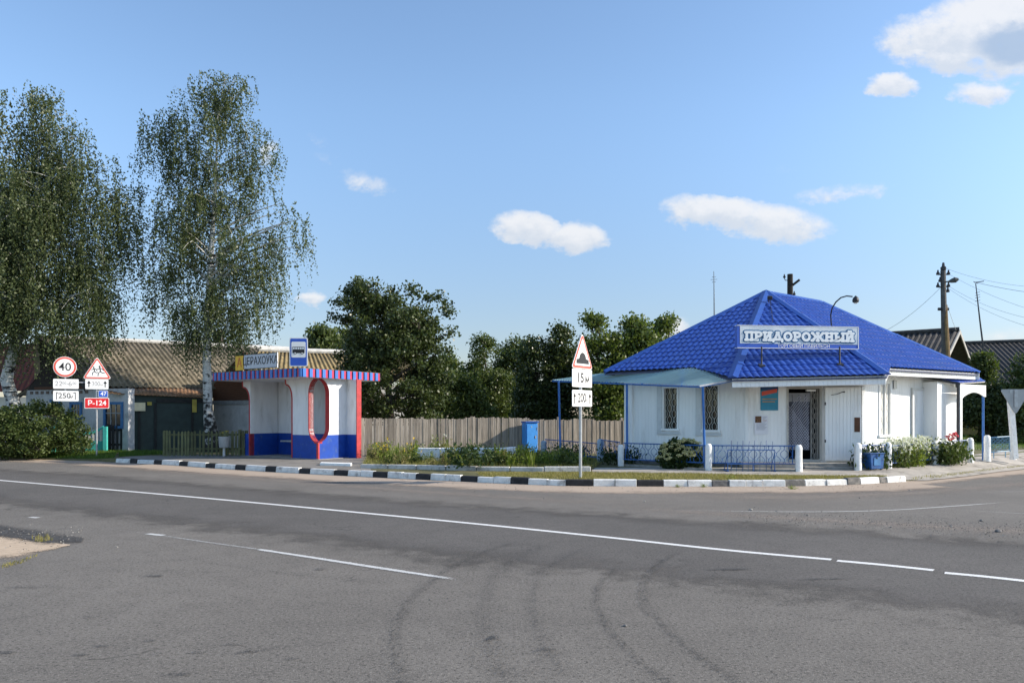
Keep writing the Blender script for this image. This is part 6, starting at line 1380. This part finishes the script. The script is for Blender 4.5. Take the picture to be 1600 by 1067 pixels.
def plant(name, label, cat, p, kind, seed, lm, s=1.0, group=None, petals=None, pm=None, sz=None):
    """stems joined in one root crown, with the leaves and any flowers as parts"""
    g = np.random.default_rng(seed+50); m_ = MB(); hgt = {'leafy': .22, 'herb': .36, 'blades': .12}[kind]
    m_.tube([(0, 0, -.04), (0, 0, .03)], [.012, .018], 6)
    for i in range(7):
        a = 2*PI*i/7+g.uniform(-.3, .3); o = g.uniform(.06, .16); m_.tube([(0, 0, .0), (math.cos(a)*o*.5, math.sin(a)*o*.5, hgt*.5), (math.cos(a)*o, math.sin(a)*o, hgt*g.uniform(.8, 1.25))], [.006, .005, .003], 4)
    o = m_.build(name, STEM); V, Fq = plant_mesh(kind, seed); fo_ = mesh_np('foliage', V, Fq, lm); fo_.parent = o; o.location = p; o.scale = (s, s, sz or s); o.rotation_euler = (0, 0, seed*1.3); tag(o, label, cat, group)
    if petals:
        C = np.stack([g.normal(size=petals)*.14, g.normal(size=petals)*.14, g.uniform(.25, .5, petals)], 1); V, Fq = leaves(np.repeat(C, 6, 0)+g.normal(size=(petals*6, 3))*.012, .035, .9); q = mesh_np('flowers', V, Fq, pm); q.parent = o
    return o
STEM = leafmat('plant_stems', (.06, .08, .02), (.10, .11, .03), .1)
def copy_plant(src):
    o = src.copy(); col.objects.link(o)
    for ch in src.children: c = ch.copy(); col.objects.link(c); c.parent = o
    return o
BG = 'plants of the flower bed'
KIND = {'leafy': ('leafy_plant', 'low broad-leaved yellowish green plant in the flower bed', BEDLEAF), 'herb': ('herb_plant', 'straggly fine-leaved herb in the flower bed', DRYLEAF), 'blades': ('iris_plant', 'sword-leaved iris clump in the flower bed', BEDLEAF)}
first = {}
for i in range(125):
    px = rng.uniform(572, 905); py = rng.uniform(716, 733.5) if rng.random() < .65 else rng.uniform(712, 722)
    if px > 770: py = max(py, 723+rng.uniform(0, 6))
    p = onto(vg(px, py), .02); kind = ('leafy', 'herb', 'herb', 'blades')[int(rng.integers(0, 4))]; v = int(rng.integers(0, 3)); key = (kind, v); nm, lab, lm = KIND[kind]
    lm = (lm, SHRUBLEAF if kind == 'leafy' else BEDLEAF, DRYLEAF if kind == 'herb' else FRESHLEAF)[v]
    s = rng.uniform(.6, 1.05)
    if key not in first: o = first[key] = plant(nm, lab, 'plant', p, kind, 3+v+10*len(first), lm, s, BG)
    else: o = copy_plant(first[key]); o.location = p; o.scale = (s, s, s*rng.uniform(.8, 1.3)); o.rotation_euler = (0, 0, rng.uniform(0, 6.28))
plant('dark_bush', 'dark leafy bush spilling over the flower bed edging', 'bush', onto(vg(733, 735), .02), 'leafy', 77, BEDDARK, 1.5, None, None, None, 1.7)
for i, (x, y, lab) in enumerate([(600, 724, 'small yellow-flowered plant at the left end of the flower bed'), (645, 725, 'yellow-flowered plant in the flower bed, right of the shelter'), (690, 713, 'tall pale-flowered plant beside the white planter wall')]):
    plant('flowering_plant', lab, 'plant', onto(vg(x, y), .02), 'herb', 90+i, BEDLEAF, 1.15, None, 7, YPETAL if i < 2 else WPETAL, 1.5)
# flowers by the railing at the right
def pl_at(x, y, Y): p = at(x, y, Y); return Vector((p.x, p.y, zg(p.x, p.y)))
WG = 'white-flowered plants along the right railing'
for i, (x, Y) in enumerate([(1398, 21.7), (1408, 21.9), (1417, 22.0), (1426, 22.2), (1436, 22.4), (1446, 22.6), (1404, 22.2), (1421, 22.5), (1440, 22.8), (1413, 21.6), (1431, 21.9)]):
    o = plant('white_flower_plant', 'green stemmed plant with white flowers growing through the blue railing', 'plant', pl_at(x, 720, Y), 'herb', 120+i, MIDLEAF if i % 2 else BEDLEAF, 1.15, WG, 40, WPETAL, 1.6)
for i, (x, Y) in enumerate([(1471, 22.6), (1479, 22.7), (1487, 22.9), (1494, 23.0), (1483, 22.4), (1476, 23.0)]):
    plant('rose_bush', 'bushy yellow-green rose foliage at the railing beside the porch', 'bush', pl_at(x, 720, Y), 'leafy', 140+i, SHRUBLEAF, 1.15, 'rose foliage by the porch railing', 6 if i > 2 else None, WPETAL, 1.5)
rb_ = thing('rose', 'tall rose stem with a cluster of bright red blooms by the porch', 'flower', pl_at(1487, 720, 22.8)); m_ = MB(); tp_ = at(1487, 682, 22.8)
m_.tube([rb_.location, rb_.location.lerp(tp_, .5)+Vector((.03, 0, 0)), tp_], .008, 5); m_.build('stem', BEDDARK, rb_); heads(rb_, [at(1480, 682, 22.8), at(1487, 679, 22.75), at(1492, 677, 22.8), at(1489, 684, 22.8), at(1484, 686, 22.75), at(1494, 681, 22.8)], 40, .07, .045, RPETAL, 'blooms')
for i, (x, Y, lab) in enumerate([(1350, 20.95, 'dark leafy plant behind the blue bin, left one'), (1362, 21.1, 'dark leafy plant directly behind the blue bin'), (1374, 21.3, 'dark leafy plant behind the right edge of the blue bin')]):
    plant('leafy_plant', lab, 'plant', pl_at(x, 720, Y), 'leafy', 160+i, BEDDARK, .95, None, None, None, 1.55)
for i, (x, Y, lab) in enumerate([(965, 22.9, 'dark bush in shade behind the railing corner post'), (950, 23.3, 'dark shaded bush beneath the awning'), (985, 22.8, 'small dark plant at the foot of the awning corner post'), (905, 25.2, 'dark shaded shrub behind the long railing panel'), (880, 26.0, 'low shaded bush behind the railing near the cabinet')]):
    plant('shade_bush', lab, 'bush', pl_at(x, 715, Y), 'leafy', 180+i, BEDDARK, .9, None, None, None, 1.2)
# weeds at the kerb
for i, (x, y, s, lab) in enumerate([(1142, 757, .55, 'green weed tuft growing at the grey kerb stone'), (1058, 761, .3, 'small dry weed in the gutter below the kerb'), (1238, 764, .4, 'flat grassy weed on the dusty road edge'), (1100, 761, .35, 'low weed at the foot of the white kerb stone')]):
    plant('weed', lab, 'weed', gr(x, y, .0), 'herb', 200+i, BEDLEAF, s, None, None, None, s*(.9 if i == 0 else .5))
# grass: blades in patches
def grass(name, polys, mats, n, h=(.03, .09), wid=.006, clump=.9):
    P = []; 
    for (poly, nn, hs) in polys:
        A = [Vector((p.x, p.y, 0)) for p in poly]; xs_ = [p.x for p in A]; ys_ = [p.y for p in A]; c = 0; tr_ = 0
        while c < nn and tr_ < nn*12:
            tr_ += 1; x, y = random.uniform(min(xs_), max(xs_)), random.uniform(min(ys_), max(ys_)); ins = False
            for i in range(len(A)):
                a, b = A[i-1], A[i]
                if (a.y > y) != (b.y > y) and x < (b.x-a.x)*(y-a.y)/(b.y-a.y)+a.x: ins = not ins
            if not ins or mnoise.noise(Vector((x*1.7, y*1.7, 3))) < random.uniform(-.75, .25)-.1: continue
            P.append((x, y, zg(x, y) if y > yfront(x) else 0, hs)); c += 1
    B = np.array(P); m = len(B); a = rng.uniform(0, 2*PI, m); hh = rng.uniform(h[0], h[1], m)*B[:, 3]; w = np.stack([np.cos(a), np.sin(a), 0*a], 1)*wid; ln = np.stack([-np.sin(a), np.cos(a), 0*a], 1)*(hh*rng.uniform(.1, .9, m))[:, None]
    b = B[:, :3]-np.array([0, 0, .005]); V = np.stack([b-w, b+w, b+ln+np.stack([0*a, 0*a, hh], 1)], 1).reshape(-1, 3); o = mesh_np(name, V, np.arange(3*m).reshape(m, 3), mats); o['kind'] = 'stuff'; return o
kbk = [kerb_pt(p)+Vector((.07, .17, 0)) for p in (745, 800, 884, 995, 1113, 1228, 1325, 1400)]
grass('dry_grass', [(kbk+V_((1400, 743), (1340, 743.5), (1250, 743), (1107, 740.5), (1010, 739), (925, 738), (850, 738.5), (744, 738)), 26000, .75),
                    ([gr(1420, 752), gr(1470, 747.5), gr(1510, 742), gr(1560, 735.5), gr(1605, 729.5)]+[gr(1605, 728.5), gr(1560, 733.5), gr(1510, 740), gr(1470, 744.5), gr(1430, 748)], 2600, .9)], GRASS, 0)
grass('roadside_grass', [(G((-120, 714), (0, 715), (120, 718.5), (178, 721))+G((182, 714), (190, 709), (-120, 704)), 26000, 1.5), (V_((186, 713), (255, 710), (255, 706), (186, 706)), 3500, 1.6),
                         (V_((1500, 712), (1700, 706), (1700, 680), (1500, 682)), 14000, 1.6)], GRASSG, 0, wid=.009)
grass('bed_grass', [([p+Vector((0, .12, 0)) for p in FB]+[Vector((3.2, 26.0, 0)), Vector((.8, 27.5, 0)), Vector((-2.5, 27.6, 0)), Vector((-5.0, 27.0, 0))], 15000, 2.3)], leafmat('bed_grass_blades', (.14, .15, .03), (.34, .30, .10), .3), 0, wid=.006)
grass('sand_edge_grass', [(G((50, 842), (75, 838), (82, 845), (58, 849)), 120, .9), (G((0, 884), (30, 876), (60, 866), (58, 870), (30, 881), (0, 889)), 120, .5)], GRASS, 0)
# loose stones and crumbs on the road
st_ = []
for i, (x, y, r) in enumerate([(x_, y_, r_*.62) for x_, y_, r_ in [(1173, 797, .05), (1262, 805, .035), (1343, 778, .03), (1421, 766.5, .04), (1560, 831, .07), (1533, 814, .04), (1487, 823, .03), (1392, 824, .03), (850, 779, .035), (1007, 784, .035), (977, 978, .025), (1213, 799, .03), (183, 855, .022), (700, 935, .012), (672, 937, .014)]]):
    bm = bmesh.new(); bmesh.ops.create_icosphere(bm, subdivisions=2, radius=r)
    for v in bm.verts: v.co *= 1+.35*mnoise.noise(v.co*18+Vector((i, 0, 0))); v.co.z *= .6
    me = bpy.data.meshes.new('stone'); bm.to_mesh(me); bm.free(); me.materials.append(DARKCONC if i % 3 else CONC); o = bpy.data.objects.new('stone', me); col.objects.link(o); o.location = gr(x, y)+Vector((0, 0, r*.35)); tag(o, 'small loose stone lying on the asphalt', 'stone', 'loose stones on the road')
V = []; n = 2600; C = []
for i in range(n):
    q = rng.random()
    if q < .45: x = rng.uniform(1150, 1650); p = gr(x, rng.normal(820+(x-1400)*.05, 7))
    elif q < .75: x = rng.uniform(560, 1420); p = gr(x, interp(x, KX, KY)+abs(rng.normal(3, 5))+1)
    elif q < .85: x = rng.uniform(0, 130); p = gr(x, rng.normal(832, 7) if rng.random() < .6 else rng.uniform(836, 876-x*.22))
    else: continue
    C.append((p.x, p.y, .023))
C = np.array(C); Vg, Fg = leaves(C, .015, .8); o = mesh_np('gravel', Vg, Fg, M('gravel_stone', (.20, .19, .175), .9, .4, 3, island=.6)); o['kind'] = 'stuff'
